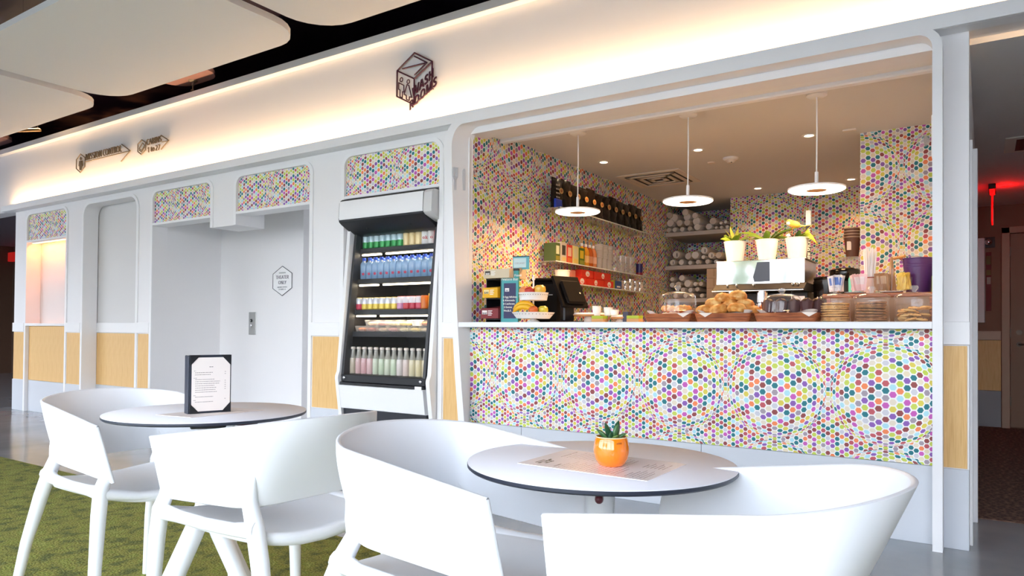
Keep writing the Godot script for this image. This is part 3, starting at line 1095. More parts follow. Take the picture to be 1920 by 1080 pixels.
func tables_and_chairs() -> void:
	round_table(Vector3(-2.185, 0, 2.59), 0.744, 0.318, deg_to_rad(57), "round white cafe table carrying the black menu holder")
	round_table(Vector3(-0.722, 0, 2.583), 0.731, 0.299, deg_to_rad(-62), "round white cafe table carrying the orange plant pot")
	var c := armchair()
	var places := [[-2.677, 2.637, 0.0, "white moulded armchair at the far left, left of the table with the menu holder"], [-1.618, 2.668, 3.188, "white moulded armchair turned away, right of the table with the menu holder"], [-1.124, 2.717, -0.003, "white moulded armchair left of the table with the orange pot"], [-0.247, 2.771, 3.194, "white moulded armchair nearest the viewer, right of the table with the orange pot"]]
	for i in 4:
		var q: Array = places[i]
		var p := Vector3(q[0], 0.008, q[1])
		if i == 0:
			c.position = p
			c.rotation.y = -q[2]
			c.set_meta("label", q[3])
		else:
			copy(c, "armchair", p, -q[2], q[3])
	# menu holder
	var h := thing("menu_holder", "upright black menu holder with a printed card in its corner pockets", "menu", Vector3(-2.128, 0.7445, 2.62), deg_to_rad(74.3))
	part("board", boxed(Vector3(-0.068, 0, -0.012), Vector3(0.066, 0.192, 0.0), 0.002), M.edge, h)
	part("board", boxed(Vector3(-0.068, 0, -0.036), Vector3(0.066, 0.190, -0.026), 0.002), M.edge, h)
	part("spine", boxed(Vector3(-0.072, 0, -0.036), Vector3(-0.067, 0.191, 0.0), 0.002), M.edge, h)
	var menu := printed(260, 360, rgb(246, 236, 228), func(im):
		lines(im, [[118, 62, 24, 4]], rgb(60, 50, 50))
		lines(im, [[16, 88, 12, 3], [22, 100, 120, 3], [22, 114, 104, 3], [14, 136, 20, 3], [24, 146, 130, 3], [24, 160, 168, 3], [24, 174, 160, 3], [24, 188, 130, 3], [24, 202, 140, 3], [24, 216, 136, 3], [24, 230, 146, 3], [14, 252, 14, 3], [24, 262, 120, 3], [14, 284, 14, 3], [24, 296, 120, 3]], rgb(120, 104, 100))
		for y in [100, 114, 160, 174, 188, 202, 216, 284]:
			im.fill_rect(Rect2i(222, y - 4, 8, 3), rgb(140, 124, 120)))
	part("card", sheet(Vector3(-0.061, 0.008, 0.0002), Vector3(0.062, 0.008, 0.0002), Vector3(0.062, 0.184, 0.0002), Vector3(-0.061, 0.184, 0.0002), 0.0008), menu, h, "printed menu card")
	for s in [[-1, 0], [1, 0], [1, 1], [-1, 1]]:
		var x: float = 0.066 * s[0] - 0.001
		var y: float = 0.192 * s[1]
		var e: float = -0.034 * s[0]
		var g: float = 0.036 * (1 - 2 * s[1])
		var m := MB.new()
		m.prism([Vector2(x, y), Vector2(x + e, y), Vector2(x, y + g)], 0.0011, 0.0026)
		part("corner_pocket", m, M.black, h)
	# placemats
	var mat1 := printed(256, 160, rgb(240, 228, 222), func(im): lines(im, [[20, 30, 90, 3], [20, 44, 70, 3], [20, 58, 96, 3], [140, 30, 90, 3], [140, 50, 70, 3]], rgb(170, 150, 142)))
	one("placemat", sheet(Vector3(-2.215, 0.7447, 2.756), Vector3(-2.064, 0.7447, 2.73), Vector3(-2.059, 0.7447, 2.458), Vector3(-2.228, 0.7447, 2.48)), mat1, "pale printed paper mat lying under the black menu holder", "placemat")
	var mat2 := printed(360, 480, rgb(244, 236, 235), func(im):
		var k := rgb(44, 34, 36)
		for q in [[50, 40, 60, 6], [44, 54, 20, 10], [70, 50, 8, 34], [84, 60, 44, 6], [100, 44, 8, 40], [118, 52, 22, 8], [56, 78, 60, 5]]:
			im.fill_rect(Rect2i(q[0], q[1], q[2], q[3]), k)
		lines(im, [[200, 60, 130, 5], [28, 128, 50, 6]], rgb(70, 56, 56))
		var rows := []
		for j in 15:
			rows.append([28, 146 + j * 15, 90 + (j * 37) % 70, 3])
			rows.append([200, 84 + j * 17, 80 + (j * 53) % 60, 3])
		for j in 6:
			rows.append([28, 390 + j * 13, 70 + (j * 29) % 60, 3])
			rows.append([200, 380 + j * 14, 60 + (j * 31) % 60, 4])
		lines(im, rows, rgb(120, 98, 96)))
	mat2.roughness = 0.2
	one("placemat", sheet(Vector3(-0.548, 0.7312, 2.729), Vector3(-0.548, 0.7312, 2.508), Vector3(-0.857, 0.7312, 2.492), Vector3(-0.857, 0.7312, 2.717)), mat2, "laminated printed menu sheet lying under the orange plant pot", "menu")
	# orange pot and its succulent
	var pot := thing("potted_succulent", "small dark green succulent in a glossy orange round pot on the front table", "plant pot", Vector3(-0.676, 0.7323, 2.622))
	var om := paint(rgb(252, 132, 14), 0.08)
	om.clearcoat_enabled = true
	om.clearcoat = 1.0
	om.clearcoat_roughness = 0.03
	part("pot", turned([[0, 0], [0.024, 0], [0.028, 0.003], [0.035, 0.014], [0.0385, 0.028], [0.0388, 0.038], [0.037, 0.05], [0.0345, 0.0595], [0.0333, 0.0618], [0.0318, 0.061], [0.0325, 0.05], [0.0325, 0.048]], 40), om, pot)
	part("rim", turned([[0.0335, 0.0612], [0.0340, 0.0625], [0.0330, 0.0636], [0.0318, 0.0625]], 40), paint(rgb(240, 214, 170), 0.4), pot, "cream glazed rim")
	part("soil", turned([[0.0326, 0.052], [0, 0.054]], 20), paint(rgb(60, 44, 30), 0.9), pot)
	var mk := MB.new()
	mk.words("orbit", 0.004, Transform3D(Basis(Vector3.UP, deg_to_rad(52)) * Basis(Vector3.RIGHT, -0.12), Vector3(0.0287, 0.0525, 0.0224)), 0.0006, "Droid Serif")
	part("maker_mark", mk, paint(rgb(110, 40, 10), 0.5), pot)
	var gs := [paint(rgb(44, 84, 52), 0.35), paint(rgb(70, 108, 60), 0.35), paint(rgb(96, 122, 58), 0.4)]
	var lv := [[-2.3, 0.052, 0.75, 0.006, 0], [-0.9, 0.050, 0.16, 0.010, 0], [0.3, 0.044, 0.2, 0.009, 1], [1.2, 0.030, 0.5, 0.008, 0], [2.2, 0.034, 0.6, 0.007, 1], [3.1, 0.036, 0.7, 0.008, 0], [-0.2, 0.032, 0.75, 0.008, 1], [0.7, 0.030, 0.8, 0.007, 2], [-1.5, 0.030, 0.6, 0.007, 2]]
	for l in lv:
		var d := Vector3(cos(l[0]), 0, sin(l[0]))
		var pts := []
		var rad := []
		for i in 7:
			var q := i / 6.0
			pts.append(Vector3(0, 0.05, 0) + d * (0.008 + l[1] * sin(l[2]) * q * (0.7 + 0.5 * q)) + Vector3(0, l[1] * cos(l[2]) * q * (1.1 - 0.15 * q), 0))
			rad.append(l[3] * (0.75 + 0.55 * sin(q * PI * 0.75)) * (1.0 - pow(q, 4) * 0.92))
		var m := MB.new()
		m.tube(pts, rad, 10, 0.5)
		part("leaf", m, gs[l[4]], pot)


func nth(i: int) -> String:
	return ["first", "second", "third", "fourth", "fifth", "sixth", "seventh", "eighth", "ninth", "tenth", "eleventh", "twelfth", "thirteenth", "fourteenth", "fifteenth", "sixteenth", "seventeenth", "eighteenth", "nineteenth", "twentieth", "twenty-first"][i]


func front_z(y: float) -> float:
	return lerpf(0.02, -0.115, (y - 0.66) / 1.18)


func fridge() -> void:
	var f := thing("drinks_cooler", "tall white and black open-front drinks cooler standing in its own wall opening", "refrigerator")
	var prof := [Vector2(0, 0), Vector2(0.030, 0), Vector2(0.047, 0.33), Vector2(0.094, 0.645), Vector2(0.092, 0.665), Vector2(0.076, 0.70), Vector2(-0.020, 1.80), Vector2(-0.024, 1.84), Vector2(-0.03, 2.05), Vector2(-0.75, 2.05), Vector2(-0.75, 0)]
	var zy := Transform3D(Basis(Vector3(0, 0, 1), Vector3(0, 1, 0), Vector3(-1, 0, 0)), Vector3.ZERO)   # polygon (z, y), extruded along -x
	for x in [-4.288, -3.352]:
		var m := MB.new()
		m.prism(prof, -x - 0.034, -x, zy, 0.35)
		part("side_panel", m, M.white, f)
	var can := [Vector2(-0.5, 2.055), Vector2(0.055, 2.055), Vector2(0.072, 2.045), Vector2(0.082, 2.03), Vector2(0.090, 1.905), Vector2(0.086, 1.888), Vector2(0.07, 1.874), Vector2(-0.05, 1.835), Vector2(-0.5, 1.835)]
	var m := MB.new()
	m.prism(can, 3.318, 3.395, zy, 0.5)
	part("canopy_cap", m, paint(rgb(214, 212, 210), 0.5), f)
	m = MB.new()
	m.prism([Vector2(-0.5, 2.062), Vector2(0.052, 2.062), Vector2(0.07, 2.05), Vector2(0.083, 2.03), Vector2(0.090, 1.905), Vector2(0.084, 1.88), Vector2(0.06, 1.862), Vector2(-0.06, 1.80), Vector2(-0.10, 1.785), Vector2(-0.5, 1.785)], 3.396, 4.272, zy, 0.5)
	part("canopy", m, M.black, f)
	m = MB.new()
	m.box(Vector3(-4.262, 1.892, 0.0), Vector3(-3.396, 2.04, 0.0), 0)
	var cp := MB.new()
	cp.prism([Vector2(0.07, 2.046), Vector2(0.084, 2.042), Vector2(0.088, 2.03), Vector2(0.0945, 1.91), Vector2(0.090, 1.895), Vector2(0.075, 1.893)], 3.398, 4.264, zy, 0.5)
	part("canopy_panel", cp, M.white, f)
	for x in [-4.05, -3.6]:
		part("screw", turned([[0.008, 0], [0.008, 0.004], [0, 0.004]], 8, Transform3D(Basis(Vector3.RIGHT, PI * 0.62), Vector3(x, 1.826, -0.005))), M.black, f)
	# black inside, uprights, lower rail
	part("liner", boxed(Vector3(-4.254, 0.60, -0.74), Vector3(-3.386, 1.86, -0.70)), M.dark, f)
	part("top_liner", boxed(Vector3(-4.254, 1.86, -0.74), Vector3(-3.386, 1.90, -0.12)), M.dark, f)
	for x in [-4.254, -3.412]:
		m = MB.new()
		m.prism([Vector2(0.035, 0.64), Vector2(0.060, 0.66), Vector2(-0.070, 1.815), Vector2(-0.125, 1.815), Vector2(-0.005, 0.64)], -x - 0.026, -x, zy, 0.3)
		part("upright", m, paint(rgb(62, 62, 64), 0.4), f)
		m = MB.new()
		m.prism([Vector2(-0.005, 0.64), Vector2(-0.125, 1.815), Vector2(-0.72, 1.86), Vector2(-0.72, 0.64)], -x - 0.006, -x, zy, 0.3)
		part("liner", m, M.dark, f)
	part("lower_rail", boxed(Vector3(-4.252, 0.618, -0.72), Vector3(-3.388, 0.676, 0.062), 0.004), M.black, f)
	part("lower_rail", boxed(Vector3(-4.252, 0.596, -0.2), Vector3(-3.388, 0.617, 0.080), 0.004), M.black, f)
	for x in [-4.215, -3.425]:
		part("lock_knob", turned([[0.013, 0], [0.013, 0.008], [0.008, 0.012], [0, 0.012]], 14, Transform3D(Basis(Vector3.RIGHT, PI / 2), Vector3(x, 0.65, 0.062))), M.chrome, f)
	part("name_plate", boxed(Vector3(-3.465, 0.592, 0.08), Vector3(-3.40, 0.617, 0.084), 0.001), M.white, f)
	m = MB.new()
	m.prism([Vector2(0.079, 0.594), Vector2(0.086, 0.590), Vector2(0.058, 0.412), Vector2(0.05, 0.408), Vector2(-0.1, 0.408), Vector2(-0.1, 0.594)], 3.386, 4.252, zy, 0.4)
	part("kick_panel", m, M.white, f)
	part("base", boxed(Vector3(-4.25, 0.02, -0.7), Vector3(-3.388, 0.407, 0.034), 0.004), paint(rgb(28, 30, 40), 0.4), f)
	m = MB.new()
	m.smooth(-1)
	var gz := [front_z(0.676) + 0.012, front_z(1.80) + 0.012]
	m.quad(Vector3(-4.226, 0.676, gz[0]), Vector3(-3.414, 0.676, gz[0]), Vector3(-3.414, 1.80, gz[1]), Vector3(-4.226, 1.80, gz[1]))
	part("glass_door", m, M.glass, f)
	# shelves with their light strips
	var ys := [1.680, 1.432, 1.184, 1.010]
	for i in 4:
		var z0 := front_z(ys[i]) - 0.012
		var sh := part("shelf", boxed(Vector3(-4.246, ys[i] - 0.012, -0.68), Vector3(-3.394, ys[i], z0 - 0.002)), M.dark, f)
		part("price_rail", boxed(Vector3(-4.226, ys[i] - 0.036, z0 - 0.006), Vector3(-3.414, ys[i] + 0.004, z0)), M.black, sh)
		if i < 3:
			for e in [[-4.22, -4.02], [-3.96, -3.42]]:
				part("light_strip", boxed(Vector3(e[0], ys[i] - 0.052, z0 - 0.034), Vector3(e[1], ys[i] - 0.040, z0 - 0.012)), glow(Color(1.0, 0.93, 0.8), 2.4), sh)
			area_light("cooler_light", Vector3(-3.82, ys[i] - 0.056, z0 - 0.03), Vector3(-PI / 2 + 0.5, 0, 0), Vector2(0.8, 0.02), Color(1.0, 0.93, 0.82), 0.03)
	area_light("cooler_light", Vector3(-3.82, 1.795, -0.15), Vector3(-PI / 2 + 0.5, 0, 0), Vector2(0.8, 0.02), Color(1.0, 0.93, 0.82), 0.03)
	part("light_strip", boxed(Vector3(-4.2, 1.80, -0.17), Vector3(-3.42, 1.812, -0.14)), glow(Color(1.0, 0.93, 0.8), 2.4), f)
	# --- cans on the top shelf
	var silver := paint(rgb(206, 208, 210), 0.3, 0.7)
	var mats := {}
	var soda := func(called: String, label: String, group: String, x: float, y: float, z: float, lo: Material, hi: Material, top: Material, h: float, word := "", ink: Material = null) -> void:
		var o := thing(called, label, "drink can", Vector3(x, y, z), 0.6, group)
		if not mats.has(h):
			mats[h] = [turned([[0, 0], [0.022, 0], [0.0305, 0.008], [0.0305, h * 0.48]], 20).done(), turned([[0.0305, h * 0.48], [0.0305, h - 0.012], [0.027, h - 0.004]], 20).done(), turned([[0.027, h - 0.004], [0.0268, h], [0.025, h - 0.002], [0, h - 0.002]], 20).done()]
		var bd := part_mesh("body", mats[h][0], lo, o)
		part_mesh("upper_body", mats[h][1], hi, o)
		part_mesh("lid", mats[h][2], top, o)
		if word:
			var w := MB.new()
			w.words(word, 0.024, at(0, h * 0.45, 0.0235), 0.015, "Droid Serif", true)
			part("print", w, ink, bd)
	var green := paint(rgb(20, 150, 66), 0.3, 0.2)
	var pale := paint(rgb(196, 220, 226), 0.3, 0.3)
	var navy := paint(rgb(28, 50, 110), 0.35, 0.3)
	var cream := paint(rgb(238, 214, 160), 0.35, 0.2)
	var whitec := paint(rgb(240, 236, 230), 0.35)
	var redc := paint(rgb(206, 40, 40), 0.35)
	var z1 := front_z(1.70) - 0.055
	for i in 13:
		var x := -4.205 + 0.0628 * i
		if i < 7:
			soda.call("drink_can", "green and silver can, %s from the left on the cooler's top shelf" % nth(i), "cans on the cooler's top shelf", x, 1.684, z1, green, pale, navy, 0.112)
		elif i < 10:
			soda.call("drink_can", "cream-coloured can, %s of the three on the cooler's top shelf" % nth(i - 7), "cans on the cooler's top shelf", x, 1.684, z1, cream, cream, cream, 0.116)
		elif i < 12:
			soda.call("drink_can", "white can with red letters on the cooler's top shelf, %s" % ["beside the cream cans", "beside the red can"][i - 10], "cans on the cooler's top shelf", x, 1.684, z1, whitec, whitec, silver, 0.118, ["ok", "o"][i - 10], redc)
		else:
			soda.call("drink_can", "red can at the right end of the cooler's top shelf", "cans on the cooler's top shelf", x, 1.684, z1, redc, redc, redc, 0.12, "Co", whitec)
	# --- water bottles
	var sq := func(a: float) -> float: return 1.0 / pow(pow(absf(cos(a)), 5.0) + pow(absf(sin(a)), 5.0), 0.2) * 0.92
	var bm := MB.new()
	bm.lathe([[0, 0], [0.024, 0], [0.029, 0.006], [0.029, 0.115], [0.026, 0.128], [0.016, 0.142], [0.0125, 0.150], [0.0125, 0.154]], 20, Transform3D(), sq)
	var bottle_mesh := bm.done()
	var cap_mesh := turned([[0.015, 0.150], [0.0155, 0.153], [0.0155, 0.171], [0.014, 0.174], [0, 0.174]], 16).done()
	bm = MB.new()
	bm.box(Vector3(0.004, 0.126, 0.016), Vector3(0.016, 0.15, 0.020), 0.001)
	var neck_mesh := bm.done()
	bm = MB.new()
	for k in 5:
		var a := TAU * k / 5
		bm.ball(Vector3(cos(a) * 0.0065, 0.042 + sin(a) * 0.0065, 0.0268), Vector3(0.0055, 0.0055, 0.0008), 8, 4)
	var bloom_mesh := bm.done()
	var water := pane(rgb(150, 186, 222), 0.62, 0.08)
	var blue := paint(rgb(36, 76, 186), 0.35)
	var pinkish := paint(rgb(210, 50, 84), 0.5)
	var z2 := front_z(1.45) - 0.055
	for row in 2:
		for i in 12:
			var x := -4.20 + 0.0645 * i + 0.03 * row
			var o := thing("water_bottle", "square clear water bottle with a blue cap, %s from the left in the %s row" % [nth(i), ["front", "rear"][row]], "bottle", Vector3(x, 1.436, z2 - 0.075 * row), 0.5, "water bottles on the cooler's second shelf")
			part_mesh("body", bottle_mesh, water, o)
			part_mesh("cap", cap_mesh, blue, o)
			if row == 0:
				part_mesh("neck_tag", neck_mesh, M.cup, o)
				part_mesh("flower_print", bloom_mesh, pinkish, o)
	var ob := thing("water_bottle", "tall clear bottle with a cream cap at the right end of the second shelf", "bottle", Vector3(-3.435, 1.436, z2 + 0.005))
	part("body", turned([[0, 0], [0.026, 0], [0.028, 0.01], [0.028, 0.03], [0.026, 0.036], [0.028, 0.044], [0.028, 0.13], [0.020, 0.158], [0.012, 0.176], [0.012, 0.182]], 18), pane(rgb(226, 226, 200), 0.6, 0.08), ob)
	part("cap", turned([[0.014, 0.178], [0.014, 0.197], [0, 0.198]], 14), cream, ob)
	# --- third shelf
	var lemon := paint(rgb(228, 200, 84), 0.35, 0.2)
	var z3 := front_z(1.20) - 0.055
	for i in 12:
		var x := -4.215 + 0.0635 * i
		if i < 7:
			soda.call("drink_can", "silver can with a yellow base and rim, %s from the left on the third shelf" % nth(i), "cans on the cooler's third shelf", x, 1.188, z3, lemon if i != 0 else pinkish, paint(rgb(214, 216, 224), 0.3, 0.3), lemon, 0.098)
		elif i < 11:
			soda.call("drink_can", "white and rose can with a red rim, %s of four on the third shelf" % nth(i - 7), "cans on the cooler's third shelf", x, 1.188, z3, paint([rgb(216, 150, 190), rgb(206, 60, 70), rgb(196, 40, 70), rgb(206, 70, 96)][i - 7], 0.4), paint(rgb(232, 226, 232), 0.35), paint(rgb(214, 96, 84), 0.4), 0.102)
		else:
			soda.call("drink_can", "orange can near the right end of the third shelf", "cans on the cooler's third shelf", x - 0.012, 1.188, z3, paint(rgb(226, 120, 20), 0.35), paint(rgb(226, 120, 20), 0.35), paint(rgb(226, 100, 40), 0.4), 0.104)
	ob = thing("juice_bottle", "short bottle of bright orange juice at the right end of the third shelf", "bottle", Vector3(-3.452, 1.188, z3 + 0.004))
	part("body", turned([[0, 0], [0.03, 0], [0.031, 0.006], [0.031, 0.088], [0.027, 0.098]], 18), paint(rgb(250, 172, 20), 0.25), ob)
	part("cap", turned([[0.029, 0.096], [0.029, 0.116], [0, 0.117]], 18), paint(rgb(250, 206, 90), 0.4), ob)
	# --- boxed food
	var foods := [rgb(206, 130, 80), rgb(214, 140, 120), rgb(230, 200, 170), rgb(226, 170, 160), rgb(244, 226, 186), rgb(244, 220, 150), rgb(230, 206, 170)]
	var shellm := pane(rgb(240, 240, 236), 0.2, 0.1)
	for row in 2:
		for i in 7 if row == 0 else 6:
			var w := 0.108
			var x := -4.17 + 0.112 * i + (0.11 if row == 1 else 0.0)
			var y := 1.014 + 0.047 * row
			if row == 1 and i == 4:
				var t := thing("food_tub", "white lidded food tub on top of the clear boxes in the cooler", "food container", Vector3(x, y, front_z(1.03) - 0.09))
				part("tub", turned([[0, 0], [0.038, 0], [0.048, 0.036]], 24), M.cup, t)
				part("lid", turned([[0.051, 0.036], [0.051, 0.042], [0.048, 0.045], [0, 0.045]], 24), M.white, t)
				continue
			var t := thing("food_box", "clear plastic food box, %s from the left in the %s layer on the fourth shelf" % [nth(i), ["bottom", "top"][row]], "food container", Vector3(x, y, front_z(1.03) - 0.085), 0.0, "clear food boxes on the cooler's fourth shelf")
			var m2 := MB.new()
			var ws := w * 0.5
			for k in 4:
				var a: Array = [[-1, -1], [1, -1], [1, 1], [-1, 1]][k]
				var b: Array = [[1, -1], [1, 1], [-1, 1], [-1, -1]][k]
				m2.smooth(-1)
				m2.out([Vector3(a[0] * ws * 0.84, 0, a[1] * 0.045), Vector3(b[0] * ws * 0.84, 0, b[1] * 0.045), Vector3(b[0] * ws, 0.044, b[1] * 0.055), Vector3(a[0] * ws, 0.044, a[1] * 0.055)], Vector3(0, 0.02, 0))
			m2.box(Vector3(-ws, 0.043, -0.055), Vector3(ws, 0.0455, 0.055))
			part("box", m2, shellm, t)
			var fd := MB.new()
			for k in 3:
				fd.ball(Vector3(-0.03 + 0.03 * k, 0.017, 0.012 * (k % 2)), Vector3(0.026, 0.016, 0.034), 10, 6)
			part("food", fd, paint(foods[(i + row * 2) % 7], 0.7), t)
	# --- milk-style bottles
	var fills := [rgb(190, 170, 140), rgb(226, 168, 176), rgb(222, 150, 166), rgb(226, 168, 180), rgb(206, 218, 192), rgb(198, 220, 188), rgb(214, 224, 200), rgb(200, 222, 190), rgb(232, 222, 222), rgb(234, 208, 204), rgb(236, 222, 176), rgb(236, 218, 160), rgb(226, 204, 150)]
	var glassb := turned([[0, 0], [0.026, 0], [0.029, 0.005], [0.029, 0.11], [0.026, 0.13], [0.019, 0.155], [0.0165, 0.175], [0.0165, 0.200]], 18).done()
	var fillm := turned([[0, 0.003], [0.026, 0.004], [0.0272, 0.10], [0.0245, 0.125], [0, 0.126]], 18).done()
	var stopm := turned([[0.0178, 0.196], [0.019, 0.199], [0.019, 0.209], [0.017, 0.214], [0, 0.216]], 16).done()
	var bg := pane(rgb(236, 232, 216), 0.3, 0.06)
	for i in 13:
		var x := -4.213 + 0.0627 * i
		var t := thing("glass_bottle", "corked glass bottle of pale drink, %s from the left on the cooler's bottom shelf" % nth(i), "bottle", Vector3(x, 0.678, front_z(0.7) - 0.045), 0.0, "glass bottles on the cooler's bottom shelf")
		part_mesh("bottle", glassb, bg, t)
		part_mesh("drink", fillm, paint(fills[i], 0.4), t)
		part_mesh("stopper", stopm, M.paper, t)


# ---------- on the serving counter ----------
func fruit(called: String, label: String, p: Vector3, r: float, mat: Material, tilt := 0.2) -> void:
	var o := thing(called, label, "fruit", p)
	o.rotation = Vector3(tilt, 0.4, tilt * 0.6)
	part("flesh", turned([[0, r * 0.12], [r * 0.35, 0], [r * 0.75, r * 0.2], [r, r * 0.85], [r * 0.9, r * 1.4], [r * 0.5, r * 1.72], [r * 0.2, r * 1.66], [0, r * 1.5]], 18), mat, o)
	var m := MB.new()
	m.tube([Vector3(0, r * 1.5, 0), Vector3(r * 0.08, r * 1.85, 0)], [r * 0.05], 6)
	part("stem", m, M.dark, o)


func wood_tray(called: String, x: float, z: float, label: String, w := 0.30) -> void:
	var t := thing(called, label, "tray", Vector3(x, CTOP, z), 0.0, "wooden trays on the counter")
	var m := MB.new()
	var b := [Vector3(-w / 2 + 0.016, 0, 0), Vector3(w / 2 - 0.016, 0, 0)]
	var hz := 0.115
	var low := rounded(-w / 2 + 0.016, w / 2 - 0.016, -hz + 0.016, hz - 0.016, 0.02)
	var top := rounded(-w / 2, w / 2, -hz, hz, 0.03)
	var inn := rounded(-w / 2 + 0.012, w / 2 - 0.012, -hz + 0.012, hz - 0.012, 0.02)
	var inl := rounded(-w / 2 + 0.026, w / 2 - 0.026, -hz + 0.026, hz - 0.026, 0.015)
	var n := low.size()
	var v := func(p: Vector2, y: float) -> Vector3: return Vector3(p.x, y, -p.y)
	m.smooth(m.fresh())
	for i in n:
		var j := (i + 1) % n
		m.quad(v.call(low[i], 0), v.call(low[j], 0), v.call(top[j], 0.05), v.call(top[i], 0.05))
	m.smooth(-1)
	for i in n:
		var j := (i + 1) % n
		m.quad(v.call(top[i], 0.05), v.call(top[j], 0.05), v.call(inn[j], 0.05), v.call(inn[i], 0.05))
		m.quad(v.call(inn[i], 0.05), v.call(inn[j], 0.05), v.call(inl[j], 0.012), v.call(inl[i], 0.012))
		m.tri(v.call(inl[i], 0.012), v.call(inl[j], 0.012), Vector3(0, 0.012, 0))
		m.tri(v.call(low[j], 0), v.call(low[i], 0), Vector3(0, 0, 0))
	part("bowl", m, M.tray, t)
	var seam := MB.new()
	seam.box(Vector3(-w / 2 + 0.02, 0.0255, hz - 0.0085), Vector3(w / 2 - 0.02, 0.0265, hz - 0.0065))
	part("seam", seam, M.dark, t)


func parchment(x: float, z: float, w: float, flap: float, label: String) -> void:
	var m := MB.new()
	var f := func(i: float, j: float) -> Vector3:
		var a := i * TAU
		var k := 1.0 + 0.10 * sin(a * 5.0 + flap)
		return Vector3(x + w * 0.5 * signf(cos(a)) * pow(absf(cos(a)), 0.5) * (0.86 + 0.14 * j) * k, CTOP + 0.046 + 0.022 * j * (0.6 + 0.5 * sin(a * 3.0 + flap)), z - 0.105 * signf(sin(a)) * pow(absf(sin(a)), 0.5) * (0.80 + 0.18 * j) * k)
	m.grid(f, 40, 3, true)
	# one corner folded over the front edge
	m.smooth(-1)
	var c := x + flap * 0.035
	m.tri(Vector3(c - 0.04, CTOP + 0.052, z + 0.117), Vector3(c, CTOP + 0.028, z + 0.120), Vector3(c + 0.04, CTOP + 0.052, z + 0.117))
	one("parchment_sheet", m, M.paper, label, "paper", "parchment in the wooden trays")


func dome(x: float, y: float, z: float, r: float, h: float, label: String) -> void:
	var d := thing("glass_dome", label, "cake dome", Vector3(x, y, z))
	var be := part("bell", turned([[r + 0.004, 0], [r + 0.004, 0.006], [r, 0.008], [r, h * 0.45], [r * 0.97, h * 0.62], [r * 0.86, h * 0.74], [r * 0.55, h * 0.82], [r * 0.2, h * 0.85]], 36), M.jar, d)
	part("knob", turned([[r * 0.2, h * 0.84], [0.008, h * 0.87], [0.009, h * 0.9], [0.018, h * 0.96], [0.020, h * 1.03], [0.014, h * 1.10], [0, h * 1.12]], 20), M.clear, be)


func cookie_jar(x: float, z: float, r: float, label: String) -> void:
	var j := thing("cookie_jar", label, "jar", Vector3(x, CTOP, z), 0.0, "glass cookie jars")
	part("jar", turned([[0, 0.001], [r * 0.94, 0], [r, 0.008], [r, 0.108], [r * 1.01, 0.116]], 36), M.jar, j)
	var ld := part("lid", turned([[r * 1.07, 0.116], [r * 1.08, 0.122], [r * 1.02, 0.133], [r * 0.8, 0.145], [r * 0.4, 0.152], [0.01, 0.154]], 36), M.jar, j)
	part("knob", turned([[0.010, 0.152], [0.009, 0.158], [0.017, 0.166], [0.020, 0.175], [0.016, 0.184], [0, 0.188]], 20), M.clear, ld)


